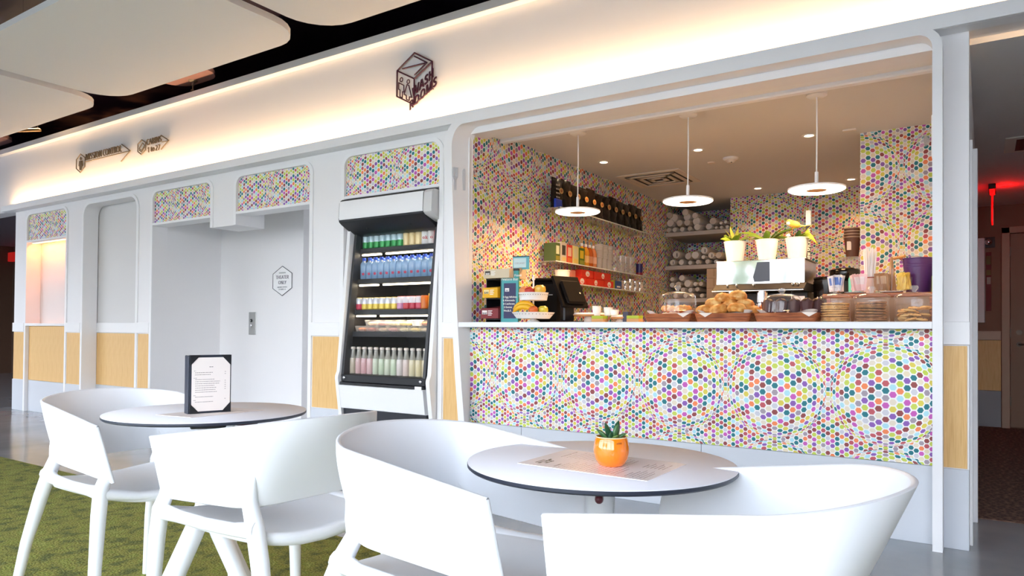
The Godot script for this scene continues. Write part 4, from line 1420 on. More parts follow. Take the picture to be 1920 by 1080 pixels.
func counter_things() -> void:
	var z := -0.08
	# snack rack with four open boxes
	var r := thing("snack_rack", "black three-tier wire snack rack at the left end of the counter", "rack", Vector3(-2.875, CTOP, z - 0.05))
	var m := MB.new()
	m.box(Vector3(-0.065, 0, -0.14), Vector3(-0.061, 0.335, 0.06))
	m.box(Vector3(0.061, 0, -0.14), Vector3(0.065, 0.335, 0.06))
	m.box(Vector3(-0.065, 0, -0.144), Vector3(0.065, 0.335, -0.14))
	part("case", m, M.black, r)
	for y in [0.02, 0.165, 0.30]:
		part("tier", boxed(Vector3(-0.061, y, -0.14), Vector3(0.061, y + 0.005, 0.06)), M.black, r)
		m = MB.new()
		m.tube([Vector3(-0.035, y, 0.075), Vector3(-0.035, y + 0.03, 0.082), Vector3(0.035, y + 0.03, 0.082), Vector3(0.035, y, 0.075)], [0.002], 6)
		part("wire_stop", m, M.black, r)
	var snack := func(label: String, c: Color, y: float, x0: float, x1: float, h: float, tagc: Color) -> void:
		var b := thing("snack_box", label, "box", Vector3(-2.875, CTOP + y, z), 0.0, "snack boxes in the black rack")
		var k := MB.new()
		k.prism([Vector2(-0.16, 0), Vector2(0.055, 0), Vector2(0.055, h), Vector2(-0.16, h * 1.35)], -x1, -x0, Transform3D(Basis(Vector3(0, 0, 1), Vector3(0, 1, 0), Vector3(-1, 0, 0)), Vector3.ZERO))
		part("carton", k, paint(c, 0.55), b)
		part("print", boxed(Vector3(x0 + 0.012, h * 0.4, 0.055), Vector3(x0 + 0.055, h * 0.8, 0.0562)), paint(tagc, 0.6), b)
		k = MB.new()
		for q in 4:
			k.box(Vector3(x0 + 0.062, h * (0.3 + 0.14 * q), 0.055), Vector3(x0 + 0.062 + 0.03 + 0.006 * (q % 2), h * (0.36 + 0.14 * q), 0.0558))
		part("print", k, M.cup, b)
		k = MB.new()
		k.words("BAR", h * 0.2, at(x0 + 0.0335, h * 0.5, 0.0564), 0.0004, "Droid Sans", true)
		part("print", k, M.edge if tagc.v > 0.5 else M.cup, b)
	snack.call("beige snack carton on the top tier of the black rack", rgb(214, 196, 164), 0.308, -0.055, 0.16, 0.062, rgb(60, 50, 44))
	snack.call("yellow snack carton on the middle tier of the black rack", rgb(240, 180, 14), 0.172, -0.064, 0.062, 0.07, rgb(244, 222, 160))
	snack.call("dark red snack carton on the bottom tier of the black rack", rgb(130, 34, 40), 0.028, -0.078, 0.07, 0.07, rgb(240, 230, 226))
	# protein bar sign
	var s := thing("bar_sign", "teal and navy sign reading The Whole Food Protein Bar beside the snack rack", "sign", Vector3(-2.742, CTOP, z + 0.01), deg_to_rad(14))
	part("board", boxed(Vector3(-0.064, 0, -0.03), Vector3(0.062, 0.372, -0.002)), paint(rgb(70, 166, 168), 0.5), s)
	part("black_edge", boxed(Vector3(-0.066, 0, -0.034), Vector3(-0.062, 0.372, 0.002)), M.black, s)
	part("black_edge", boxed(Vector3(-0.066, 0.358, -0.034), Vector3(0.062, 0.374, 0.002)), M.black, s)
	part("navy_panel", boxed(Vector3(-0.042, 0.028, -0.002), Vector3(0.046, 0.272, 0.0)), paint(rgb(34, 34, 84), 0.5), s)
	m = MB.new()
	m.words("The Whole Food", 0.0165, at(0, 0.325, -0.0015), 0.002, "Droid Sans", true)
	m.words("Protein Bar", 0.0165, at(0, 0.299, -0.0015), 0.002, "Droid Sans", true)
	var tx := ["3 Egg Whites", "6 Almonds", "4 Cashews", "2 Dates", "No B.S."]
	for i in 5:
		m.words(tx[i], 0.0125, at([0.004, -0.004, -0.003, -0.010, -0.012][i], 0.176 - 0.0235 * i, 0.0005), 0.002, "Droid Sans", true)
	m.words("RXBAR", 0.006, at(-0.01, 0.078, 0.0005), 0.001)
	part("lettering", m, paint(rgb(232, 234, 226), 0.6), s)
	part("print", boxed(Vector3(-0.033, 0.214, 0.0), Vector3(-0.003, 0.238, 0.0008)), M.cup, s)
	m = MB.new()
	m.words("RX", 0.011, at(-0.018, 0.221, 0.001), 0.0006, "Droid Sans", true)
	part("lettering", m, paint(rgb(34, 34, 84), 0.5), s)
	s = thing("card_holder", "small pale blue card standing on top of the beige snack carton", "sign", Vector3(-2.72, CTOP + 0.375, z - 0.09), deg_to_rad(10))
	part("card", boxed(Vector3(-0.062, 0, -0.02), Vector3(0.062, 0.092, -0.012)), paint(rgb(96, 176, 186), 0.5), s)
	part("print", boxed(Vector3(-0.055, 0.014, -0.012), Vector3(0.04, 0.08, -0.0112)), paint(rgb(196, 222, 222), 0.5), s)
	part("black_edge", boxed(Vector3(-0.064, 0.089, -0.022), Vector3(0.064, 0.095, -0.010)), M.black, s)
	m = MB.new()
	m.words("ORGANIC", 0.014, at(-0.006, 0.044, -0.011), 0.0006)
	part("lettering", m, M.grey, s)
	# fruit stand
	var fx := -2.553
	var f := thing("fruit_stand", "white two-tier metal fruit stand with pierced rims", "stand", Vector3(fx, CTOP, z))
	part("foot", turned([[0, 0.0], [0.045, 0], [0.046, 0.004], [0.034, 0.014], [0.020, 0.022], [0.012, 0.03]], 24), M.cup, f)
	part("pole", turned([[0.006, 0.02], [0.006, 0.285], [0.011, 0.29], [0.012, 0.305], [0.006, 0.31], [0.008, 0.318], [0, 0.324]], 12), M.cup, f)
	for t in [[0.026, 0.112, 0.145, 0.040], [0.150, 0.092, 0.102, 0.050]]:
		var y: float = t[0]
		var h: float = t[3]
		part("plate", turned([[0, y], [t[1], y], [t[2], y + h], [t[2] + 0.002, y + h + 0.002], [t[2] - 0.001, y + h + 0.002], [t[1] - 0.003, y + 0.003], [0, y + 0.003]], 40), M.cup, f)
		m = MB.new()
		for k in 36:
			var a := TAU * k / 36
			var rr: float = lerpf(t[1], t[2], 0.72) + 0.0012
			m.ball(Vector3(cos(a) * rr, y + h * 0.72, sin(a) * rr), Vector3.ONE * 0.0026, 6, 4)
		part("rim_holes", m, M.dark, f)
	var yl := CTOP + 0.048
	var yu := CTOP + 0.180
	fruit("peach", "orange-pink peach at the left on the upper plate of the fruit stand", Vector3(fx - 0.055, yu, z + 0.02), 0.037, paint(rgb(236, 150, 92), 0.5))
	fruit("apple", "red apple in the middle of the upper plate of the fruit stand", Vector3(fx + 0.005, yu - 0.004, z + 0.045), 0.037, paint(rgb(198, 58, 44), 0.3))
	fruit("apple", "large yellow apple at the right on the upper plate of the fruit stand", Vector3(fx + 0.058, yu, z + 0.01), 0.042, paint(rgb(236, 190, 70), 0.3), 0.05)
	fruit("peach", "small yellow peach at the back of the upper plate of the fruit stand", Vector3(fx - 0.02, yu, z - 0.045), 0.034, paint(rgb(236, 174, 76), 0.4))
	fruit("apple", "red and yellow apple beside the bananas on the lower plate", Vector3(fx + 0.052, yl, z + 0.075), 0.034, paint(rgb(222, 112, 54), 0.3))
	fruit("apple", "yellow-green apple at the right end of the lower plate", Vector3(fx + 0.098, yl, z + 0.03), 0.036, paint(rgb(214, 196, 60), 0.3), 0.1)
	for i in 2:
		m = MB.new()
		var pts := []
		for k in 9:
			var a := -0.95 + 1.9 * k / 8.0
			pts.append(Vector3(0.098 * sin(a), -0.07 + 0.098 * cos(a), 0))
		m.tube(pts, [0.005, 0.013, 0.0175, 0.019, 0.0195, 0.019, 0.017, 0.012, 0.004], 10)
		var b := thing("banana", ["yellow banana lying highest on the lower plate of the fruit stand", "yellow banana below the other at the front of the lower plate"][i], "fruit", Vector3(fx - 0.035 + 0.01 * i, CTOP + 0.100 - 0.022 * i, z + 0.055 + 0.026 * i), 0.25 - 0.1 * i)
		part("peel", m, paint(rgb(244, 186, 34), 0.45), b)
		m = MB.new()
		m.tube([pts[8], pts[8] + Vector3(0.016, -0.016, 0)], [0.005, 0.0055], 6)
		part("stem", m, paint(rgb(120, 90, 40), 0.6), b)
	# cash register screen seen from behind
	var p := thing("register_screen", "black cash register touchscreen seen from behind, tilted back on its stand", "monitor", Vector3(-2.405, CTOP, -0.32), deg_to_rad(70))
	var tl := Transform3D(Basis(Vector3.RIGHT, -0.5), Vector3(0.0, 0.215, 0.0))
	m = MB.new()
	m.box(Vector3(-0.12, -0.125, -0.012), Vector3(0.12, 0.125, 0.012), 0.006, tl)
	part("housing", m, M.matt, p)
	m = MB.new()
	m.box(Vector3(-0.085, -0.11, 0.012), Vector3(0.085, 0.075, 0.04), 0.012, tl)
	part("back_cover", m, M.matt, p)
	m = MB.new()
	m.lathe([[0.008, 0], [0.008, 0.002], [0.006, 0.003], [0, 0.003]], 14, tl * Transform3D(Basis(Vector3.RIGHT, PI / 2), Vector3(0.05, -0.03, 0.04)))
	part("round_emblem", m, M.steel, p)
	part("stand", boxed(Vector3(-0.05, 0.01, -0.05), Vector3(0.05, 0.17, 0.0), 0.01), M.black, p)
	var pr := thing("receipt_printer", "dark receipt printer body left of the register screen, behind the fruit stand", "printer", Vector3(-2.67, CTOP, -0.46), 0.25)
	part("body", boxed(Vector3(-0.10, 0, -0.10), Vector3(0.12, 0.30, 0.10), 0.02), M.matt, pr)
	part("lid", boxed(Vector3(-0.102, 0.302, -0.102), Vector3(0.122, 0.325, 0.102), 0.012), M.matt, pr)
	part("slot", boxed(Vector3(-0.07, 0.20, 0.1), Vector3(0.07, 0.206, 0.102)), M.grey, pr)
	part("foot", boxed(Vector3(-0.10, 0, -0.10), Vector3(0.10, 0.012, 0.10), 0.004), M.black, p)
	# round boards, cups and boxes behind
	for b in [[-2.27, -0.36, 0.115, 0.058, "cream round board with a wooden rim, beside the register screen"], [-2.03, -0.36, 0.075, 0.040, "small cream round board with a wooden rim, under the white cups"]]:
		var t := thing("round_board", b[4], "board", Vector3(b[0], CTOP, b[1]))
		part("stand", turned([[0.05, 0], [0.04, 0.01], [0.03, b[3] - 0.012], [0, b[3] - 0.012]], 20), M.paper, t)
		part("rim", turned([[0, b[3] - 0.012], [b[2] * 0.93, b[3] - 0.012], [b[2], b[3] - 0.002], [b[2] - 0.002, b[3]]], 36), paint(rgb(190, 140, 92), 0.5), t)
		part("top", turned([[b[2] - 0.002, b[3]], [b[2] - 0.012, b[3] + 0.012], [0, b[3] + 0.016]], 36), M.cup, t)
	var cups := [[-2.185, -0.30, 0.062, "white paper cup standing behind the green box, nearer the register"], [-2.10, -0.30, 0.052, "white paper cup next to the dark blue box"], [-2.045, -0.28, 0.035, "short white cup lowest of the three by the dark blue box"]]
	for c in cups:
		var t := thing("paper_cup", c[3], "cup", Vector3(c[0], CTOP + 0.05, c[1]), 0.0, "white cups behind the counter edge")
		part("cup", turned([[0, 0], [0.024, 0], [0.031, c[2]], [0.032, c[2] + 0.002], [0.029, c[2]], [0.023, 0.003], [0, 0.003]], 22), M.cup, t)
		part("sleeve", turned([[0.0262, c[2] * 0.25], [0.0302, c[2] * 0.8]], 22), M.white, t)
	one("box", boxed(Vector3(-1.995, CTOP, -0.36), Vector3(-1.955, CTOP + 0.075, -0.30), 0.002), paint(rgb(40, 44, 70), 0.5), "small dark blue box behind the white cups", "box")
	for g in [[-2.125, 0.085, "lime green topped cardboard box in front of the white cups"], [-1.875, 0.083, "lime green topped cardboard box left of the wooden trays"]]:
		var t := thing("tea_box", g[2], "box", Vector3(g[0], CTOP, -0.22))
		part("carton", boxed(Vector3(-g[1] / 2, 0, -0.04), Vector3(g[1] / 2, 0.026, 0.03), 0.001), paint(rgb(196, 150, 100), 0.7), t)
		part("green_top", boxed(Vector3(-g[1] / 2, 0.026, -0.04), Vector3(g[1] / 2, 0.046, 0.03), 0.001), paint(rgb(152, 176, 24), 0.5), t)
	# three wooden trays
	wood_tray("wooden_tray", -1.562, z, "reddish wooden tray under the glass dome, left of the rolls", 0.298)
	wood_tray("wooden_tray", -1.236, z, "reddish wooden tray heaped with golden rolls", 0.328)
	wood_tray("wooden_tray", -0.896, z, "reddish wooden tray carrying the dark muffins", 0.336)
	parchment(-1.562, z, 0.27, 3.0, "pale parchment sheet under the glass dome")
	parchment(-1.236, z, 0.30, -2.6, "pale parchment sheet under the golden rolls")
	parchment(-0.896, z, 0.30, 3.6, "pale parchment sheet under the dark muffins")
	dome(-1.535, CTOP + 0.062, z, 0.110, 0.146, "clear glass cake dome with a round knob over the croissants")
	var gold := paint(Color.WHITE, 0.5)
	gold.albedo_texture = noise_tex(41, 0.03, [[0.2, rgb(196, 116, 44)], [0.5, rgb(226, 158, 78)], [0.8, rgb(240, 196, 128)]], 128, 128, 4)
	world_mapped(gold, Vector3.ONE * 6.0)
	for i in 3:
		m = MB.new()
		var pts := []
		for k in 9:
			var a := -1.2 + 2.4 * k / 8.0
			pts.append(Vector3(0.05 * sin(a), 0, 0.05 * cos(a) - 0.04))
		m.tube(pts, [0.006, 0.013, 0.020, 0.016, 0.025, 0.017, 0.020, 0.012, 0.005], 10)
		var c := thing("croissant", "golden croissant under the glass dome, %s" % ["at the left", "at the right end", "in the middle behind"][i], "pastry", Vector3([-1.585, -1.492, -1.54][i], CTOP + 0.082, z + [0.02, 0.01, -0.05][i]), 0.6 * i)
		part("crust", m, gold, c)
	# rolls
	var rolls := [[-1.36, 0.068, 0.02, 0.052], [-1.27, 0.066, 0.055, 0.058], [-1.165, 0.072, 0.055, 0.056], [-1.10, 0.066, 0.0, 0.048], [-1.315, 0.108, 0.0, 0.052], [-1.225, 0.105, -0.02, 0.054], [-1.135, 0.102, -0.01, 0.05], [-1.265, 0.140, -0.005, 0.048], [-1.175, 0.150, -0.005, 0.052], [-1.245, 0.066, -0.06, 0.05], [-1.33, 0.066, -0.06, 0.05], [-1.15, 0.07, -0.07, 0.05]]
	var rl := ["at the front left corner of the heap", "in the middle of the front row", "right of centre in the front row", "at the right end of the heap", "on the left shoulder of the heap", "in the heap's middle layer", "on the right shoulder of the heap", "near the top, left of the highest", "highest on the heap", "at the back of the bottom layer, in the middle", "at the back left of the bottom layer", "at the back right of the bottom layer"]
	for i in rolls.size():
		var q: Array = rolls[i]
		var o := thing("bread_roll", "golden glazed bread roll %s" % rl[i], "bread", Vector3(q[0], CTOP + q[1], z + q[2]), 0.7 * i, "golden rolls in the wooden tray")
		o.rotation.z = 0.25 * sin(i * 2.3)
		m = MB.new()
		var wob := func(a: float) -> float: return 1.0 + 0.05 * sin(a * 3.0 + i) + 0.04 * sin(a * 5.0 + 2 * i)
		m.lathe([[0, -q[3] * 0.42], [q[3] * 0.75, -q[3] * 0.38], [q[3] * 0.98, -q[3] * 0.1], [q[3] * 0.95, q[3] * 0.2], [q[3] * 0.7, q[3] * 0.5], [q[3] * 0.3, q[3] * 0.64], [0, q[3] * 0.66]], 18, Transform3D(), wob)
		part("crust", m, gold, o)
		m = MB.new()
		m.tube([Vector3(-q[3] * 0.4, q[3] * 0.56, 0), Vector3(0, q[3] * 0.655, q[3] * 0.08), Vector3(q[3] * 0.4, q[3] * 0.56, 0)], [0.002, 0.006, 0.002], 6, 0.5)
		part("crease", m, paint(rgb(246, 214, 160), 0.6), o)
	# muffins
	var choc := paint(rgb(74, 42, 34), 0.55)
	var wrap := paint(rgb(88, 54, 54), 0.6)
	var mf := [[-1.00, 0.03, "at the left under the small dome"], [-0.928, 0.045, "in the middle under the small dome"], [-0.862, 0.03, "at the right under the small dome"], [-0.795, 0.045, "fourth from the left, outside the dome"], [-0.752, 0.0, "at the tray's right end"]]
	for i in mf.size():
		var o := thing("muffin", "chocolate muffin in a dark tulip wrapper %s" % mf[i][2], "muffin", Vector3(mf[i][0], CTOP + 0.05, z + mf[i][1]), 0.5 * i, "dark muffins in the wooden tray")
		var wob := func(a: float) -> float: return 1.0 + 0.10 * absf(sin(a * 4.0 + i)) - 0.05
		m = MB.new()
		m.lathe([[0, 0], [0.026, 0], [0.034, 0.04], [0.037, 0.062], [0.034, 0.060], [0.031, 0.04]], 32, Transform3D(), wob)
		for k in 4:
			var a := PI / 2 * k + 0.4 * i
			m.smooth(-1)
			m.tri(Vector3(cos(a - 0.4) * 0.036, 0.055, sin(a - 0.4) * 0.036), Vector3(cos(a) * 0.040, 0.084, sin(a) * 0.040), Vector3(cos(a + 0.4) * 0.036, 0.055, sin(a + 0.4) * 0.036))
		part("wrapper", m, wrap, o)
		m = MB.new()
		m.ball(Vector3(0, 0.055, 0), Vector3(0.032, 0.026, 0.032), 16, 8)
		part("crumb", m, choc, o)
	dome(-0.928, CTOP + 0.055, z + 0.03, 0.100, 0.118, "smaller glass dome with a round knob over the dark muffins")
	# cookie jars
	cookie_jar(-0.664, z, 0.079, "lidded glass jar of big flat golden cookies, left of the three jars")
	cookie_jar(-0.487, z, 0.085, "lidded glass jar of brown cookies, middle one of the three jars")
	cookie_jar(-0.295, z, 0.088, "lidded glass jar of small pale cookies, right of the three jars")
	var cookie := paint(Color.WHITE, 0.8)
	cookie.albedo_texture = noise_tex(43, 0.04, [[0.2, rgb(206, 146, 80)], [0.5, rgb(238, 186, 116)], [0.8, rgb(248, 210, 150)]], 128, 128, 3)
	world_mapped(cookie, Vector3.ONE * 5.0)
	var brown := paint(Color.WHITE, 0.8)
	brown.albedo_texture = noise_tex(44, 0.05, [[0.2, rgb(134, 88, 54)], [0.5, rgb(184, 132, 88)], [0.8, rgb(206, 158, 112)]], 128, 128, 3)
	world_mapped(brown, Vector3.ONE * 5.0)
	var wobc := func(a: float) -> float: return 1.0 + 0.03 * sin(a * 4.0) + 0.02 * sin(a * 7.0)
	for i in 8:
		for jn in 2:
			var o := thing("cookie", "%s flat cookie from the bottom in the %s jar" % [nth(i), ["left glass", "middle glass"][jn]], "cookie", Vector3([-0.664, -0.490][jn] + 0.003 * sin(i * 2.1), CTOP + 0.010 + i * [0.0125, 0.0128][jn], z + 0.003 * cos(i * 3.0)), 0.9 * i, "flat cookies stacked in the glass jars")
			o.rotation.z = 0.03 * sin(i * 1.7) + (0.05 if jn == 1 else 0.0)
			m = MB.new()
			var cr: float = [0.070, 0.072][jn]
			m.lathe([[0, -0.005], [cr * 0.92, -0.005], [cr, 0.0], [cr * 0.95, 0.004], [cr * 0.6, 0.0062], [0, 0.0065]], 22, Transform3D(), wobc)
			part("dough", m, cookie if jn == 0 else brown, o)
			m = MB.new()
			for k in 7:
				var a := TAU * k / 7 + i
				m.ball(Vector3(cos(a) * cr * 0.9, 0.003, sin(a) * cr * 0.9), Vector3.ONE * 0.003, 6, 4)
			part("chips", m, choc, o)
	var pale := paint(rgb(226, 186, 124), 0.8)
	var lay := 0
	for i in 21:
		lay = i / 7
		var a := TAU * (i % 7) / 7.0 + lay * 0.5
		var rr := 0.05 if i % 7 else 0.0
		var o := thing("cookie", "small pale cookie in the right glass jar, %s one of its %s layer" % [nth(i % 7), ["bottom", "middle", "top"][lay]], "cookie", Vector3(-0.295 + cos(a) * rr, CTOP + 0.014 + 0.022 * lay + (0.014 if cos(a) > 0.3 and lay == 2 else 0.0), z + sin(a) * rr), a, "small cookies in the right glass jar")
		o.rotation.x = 0.35 * sin(i * 2.7)
		m = MB.new()
		m.lathe([[0, -0.004], [0.025, -0.004], [0.028, 0], [0.024, 0.005], [0, 0.008]], 14, Transform3D(), wobc)
		part("dough", m, pale if i % 2 else cookie, o)
		m = MB.new()
		for k in 4:
			m.ball(Vector3(cos(k * 1.7) * 0.016, 0.006, sin(k * 1.7) * 0.016), Vector3.ONE * 0.0025, 6, 4)
		part("chips", m, choc, o)
	# riser with sugar, stirrers, straws and bucket
	var rs := thing("condiment_riser", "brown wooden riser shelf behind the three cookie jars", "shelf", Vector3(-0.46, CTOP, -0.385))
	part("top", boxed(Vector3(-0.30, 0.140, -0.11), Vector3(0.25, 0.162, 0.11), 0.003), M.tray, rs)
	part("front", boxed(Vector3(-0.27, 0, 0.075), Vector3(0.24, 0.140, 0.09), 0.002), paint(rgb(150, 118, 90), 0.6), rs)
	for x in [-0.28, 0.22]:
		part("side", boxed(Vector3(x, 0, -0.10), Vector3(x + 0.02, 0.140, 0.10), 0.002), M.tray, rs)
	var ry := CTOP + 0.162
	for i in 2:
		one("saucer", turned([[0, 0], [0.03, 0], [0.055, 0.007], [0.056, 0.009], [0.03, 0.004], [0, 0.003]], 28, at([-0.60, -0.42][i], ry, -0.335)), M.white, ["white saucer under the pink sugar sachets", "white saucer under the brown and yellow sachets"][i], "saucer")
	var sach := [[-0.696, rgb(240, 236, 236), rgb(84, 128, 206), "blue and white sugar sachets", 0.038], [-0.585, rgb(244, 206, 204), rgb(240, 226, 224), "pink sweetener sachets", 0.04], [-0.468, rgb(172, 128, 90), rgb(206, 178, 146), "brown sugar sachets", 0.043], [-0.362, rgb(238, 206, 96), rgb(226, 190, 80), "yellow sweetener sachets", 0.042]]
	for q in sach:
		var zc := -0.335
		var yb := ry + 0.0095
		var t := thing("sachet_glass", "clear tumbler holding %s" % q[3], "tumbler", Vector3(q[0], yb, zc), 0.0, "tumblers of sachets on the riser")
		part("tumbler", turned([[0, 0], [q[4] * 0.8, 0], [q[4], 0.075], [q[4] * 0.96, 0.075]], 24), M.jar, t)
		for k in 8:
			var a: float = TAU * k / 8 + q[0] * 40.0
			var c := Vector3(q[0] + cos(a) * 0.017, yb + 0.008, zc + sin(a) * 0.017)
			var o := thing("sugar_sachet", "one of the %s standing in a clear tumbler" % q[3], "sachet", c, 0.0, q[3] + " in a tumbler")
			o.basis = Basis(Vector3.UP, a * 1.7) * Basis(Vector3.BACK, 0.22 * sin(k * 2.0)) * Basis(Vector3.RIGHT, 0.16 * cos(k * 1.3))
			var k2 := MB.new()
			k2.grid(func(u, v): return Vector3((u - 0.5) * 0.046, v * 0.092, 0.0035 * sin(PI * u) * sin(PI * v) + 0.0005), 4, 4)
			k2.grid(func(u, v): return Vector3((0.5 - u) * 0.046, v * 0.092, -0.0035 * sin(PI * u) * sin(PI * v) - 0.0005), 4, 4)
			part("sachet", k2, paint(q[1], 0.7), o)
			part("print", boxed(Vector3(-0.014, 0.035, -0.0046), Vector3(0.012, 0.078, 0.0046)), paint(q[2], 0.7), o)
	var su := thing("straw_holder", "white cup crammed with white paper straws on the riser", "straw cup", Vector3(-0.540, ry, -0.44))
	part("cup", turned([[0, 0], [0.028, 0], [0.034, 0.10], [0.032, 0.10], [0.027, 0.004]], 22), M.cup, su)
	part("brown_band", turned([[0.0335, 0.092], [0.0346, 0.098]], 22), paint(rgb(140, 70, 54), 0.6), su)
	for k in 30:
		var a := k * 2.39996
		var rr := 0.0265 * sqrt((k + 0.5) / 30.0)
		var c := Vector3(-0.540 + cos(a) * rr * 0.7, ry + 0.006, -0.44 + sin(a) * rr * 0.7)
		var m2 := MB.new()
		m2.tube([Vector3.ZERO, Vector3(cos(a) * rr * 0.75, 0.245 + 0.012 * sin(k * 1.9), sin(a) * rr * 0.75)], [0.0035], 7)
		var o := thing("straw", "white paper-wrapped straw in the white cup on the riser", "straw", c, 0.0, "straws in the white cup")
		part("straw", m2, M.cup, o)
	var sg := thing("stirrer_glass", "clear glass of flat wooden stirrers beside the straws", "tumbler", Vector3(-0.432, ry, -0.45))
	part("glass", turned([[0, 0], [0.036, 0], [0.046, 0.14], [0.044, 0.14]], 24), M.jar, sg)
	for k in 16:
		var a := k * 2.39996
		var rr := 0.030 * sqrt((k + 0.5) / 16.0)
		var o := thing("wooden_stirrer", "flat wooden stirrer standing in the clear glass beside the straws", "stirrer", Vector3(-0.432 + cos(a) * rr * 0.75, ry + 0.005, -0.45 + sin(a) * rr * 0.75), 0.0, "wooden stirrers in the glass")
		o.basis = Basis(Vector3(sin(a), 0, -cos(a)), -0.11 * rr / 0.03) * Basis(Vector3.UP, a)
		part("stick", boxed(Vector3(-0.006, 0, -0.0008), Vector3(0.006, 0.195 + 0.01 * sin(k * 3.0), 0.0008)), paint(rgb(206, 158, 106), 0.7), o)
	var bk := thing("purple_bucket", "purple metal bucket with a wooden-grip handle at the right end", "bucket", Vector3(-0.300, CTOP + 0.162, -0.45))
	part("pail", turned([[0, 0], [0.06, 0], [0.078, 0.188], [0.0805, 0.190], [0.0805, 0.194], [0.076, 0.193], [0.058, 0.004], [0, 0.004]], 32), paint(rgb(84, 40, 104), 0.35), bk)
	m = MB.new()
	for k in 2:
		var rr: float = [0.0725, 0.0742][k]
		m.lathe([[rr + 0.0005, 0.142 + 0.015 * k], [rr + 0.002, 0.145 + 0.015 * k], [rr + 0.0005, 0.148 + 0.015 * k]], 32)
	part("bead", m, paint(rgb(84, 40, 104), 0.35), bk)
	m = MB.new()
	m.tube([Vector3(-0.08, 0.185, 0), Vector3(-0.10, 0.20, 0.02), Vector3(-0.085, 0.202, 0.06), Vector3(0, 0.198, 0.09), Vector3(0.08, 0.185, 0)], [0.0016], 6)
	part("bail", m, M.steel, bk)
	m = MB.new()
	m.tube([Vector3(-0.118, 0.196, 0.03), Vector3(-0.06, 0.202, 0.075)], [0.0075], 10)
	part("grip", m, paint(rgb(206, 140, 70), 0.6), bk)
	one("sweetener_packet", boxed(Vector3(-0.232, CTOP + 0.162, -0.385), Vector3(-0.214, CTOP + 0.25, -0.33), 0.002), paint(rgb(160, 176, 70), 0.6), "narrow lime green packet at the right edge beside the purple bucket", "packet")


func blade(m: MB, base: Vector3, dir: Vector3, lift: float, droop: float, lng: float, wide: float) -> void:
	# a leaf: a long curved surface with a folded midrib, both sides built
	var side := (dir.cross(Vector3.UP).normalized() * signf(dir.cross(Vector3.UP).z + 0.001) - Vector3.UP * 0.55).normalized()
	var f := func(u: float, v: float, off: float) -> Vector3:
		var s := lng * v
		var c := base + dir * s + Vector3.UP * (lift * v - droop * v * v)
		var w := wide * sin(PI * pow(v, 0.75)) * (1.0 - 0.25 * v)
		return c + side * (u - 0.5) * 2.0 * w + Vector3.UP * (absf(u - 0.5) * w * 0.7 + off)
	m.grid(func(u, v): return f.call(u, v, 0.0008), 4, 10)
	m.grid(func(u, v): return f.call(1.0 - u, v, -0.0008), 4, 10)


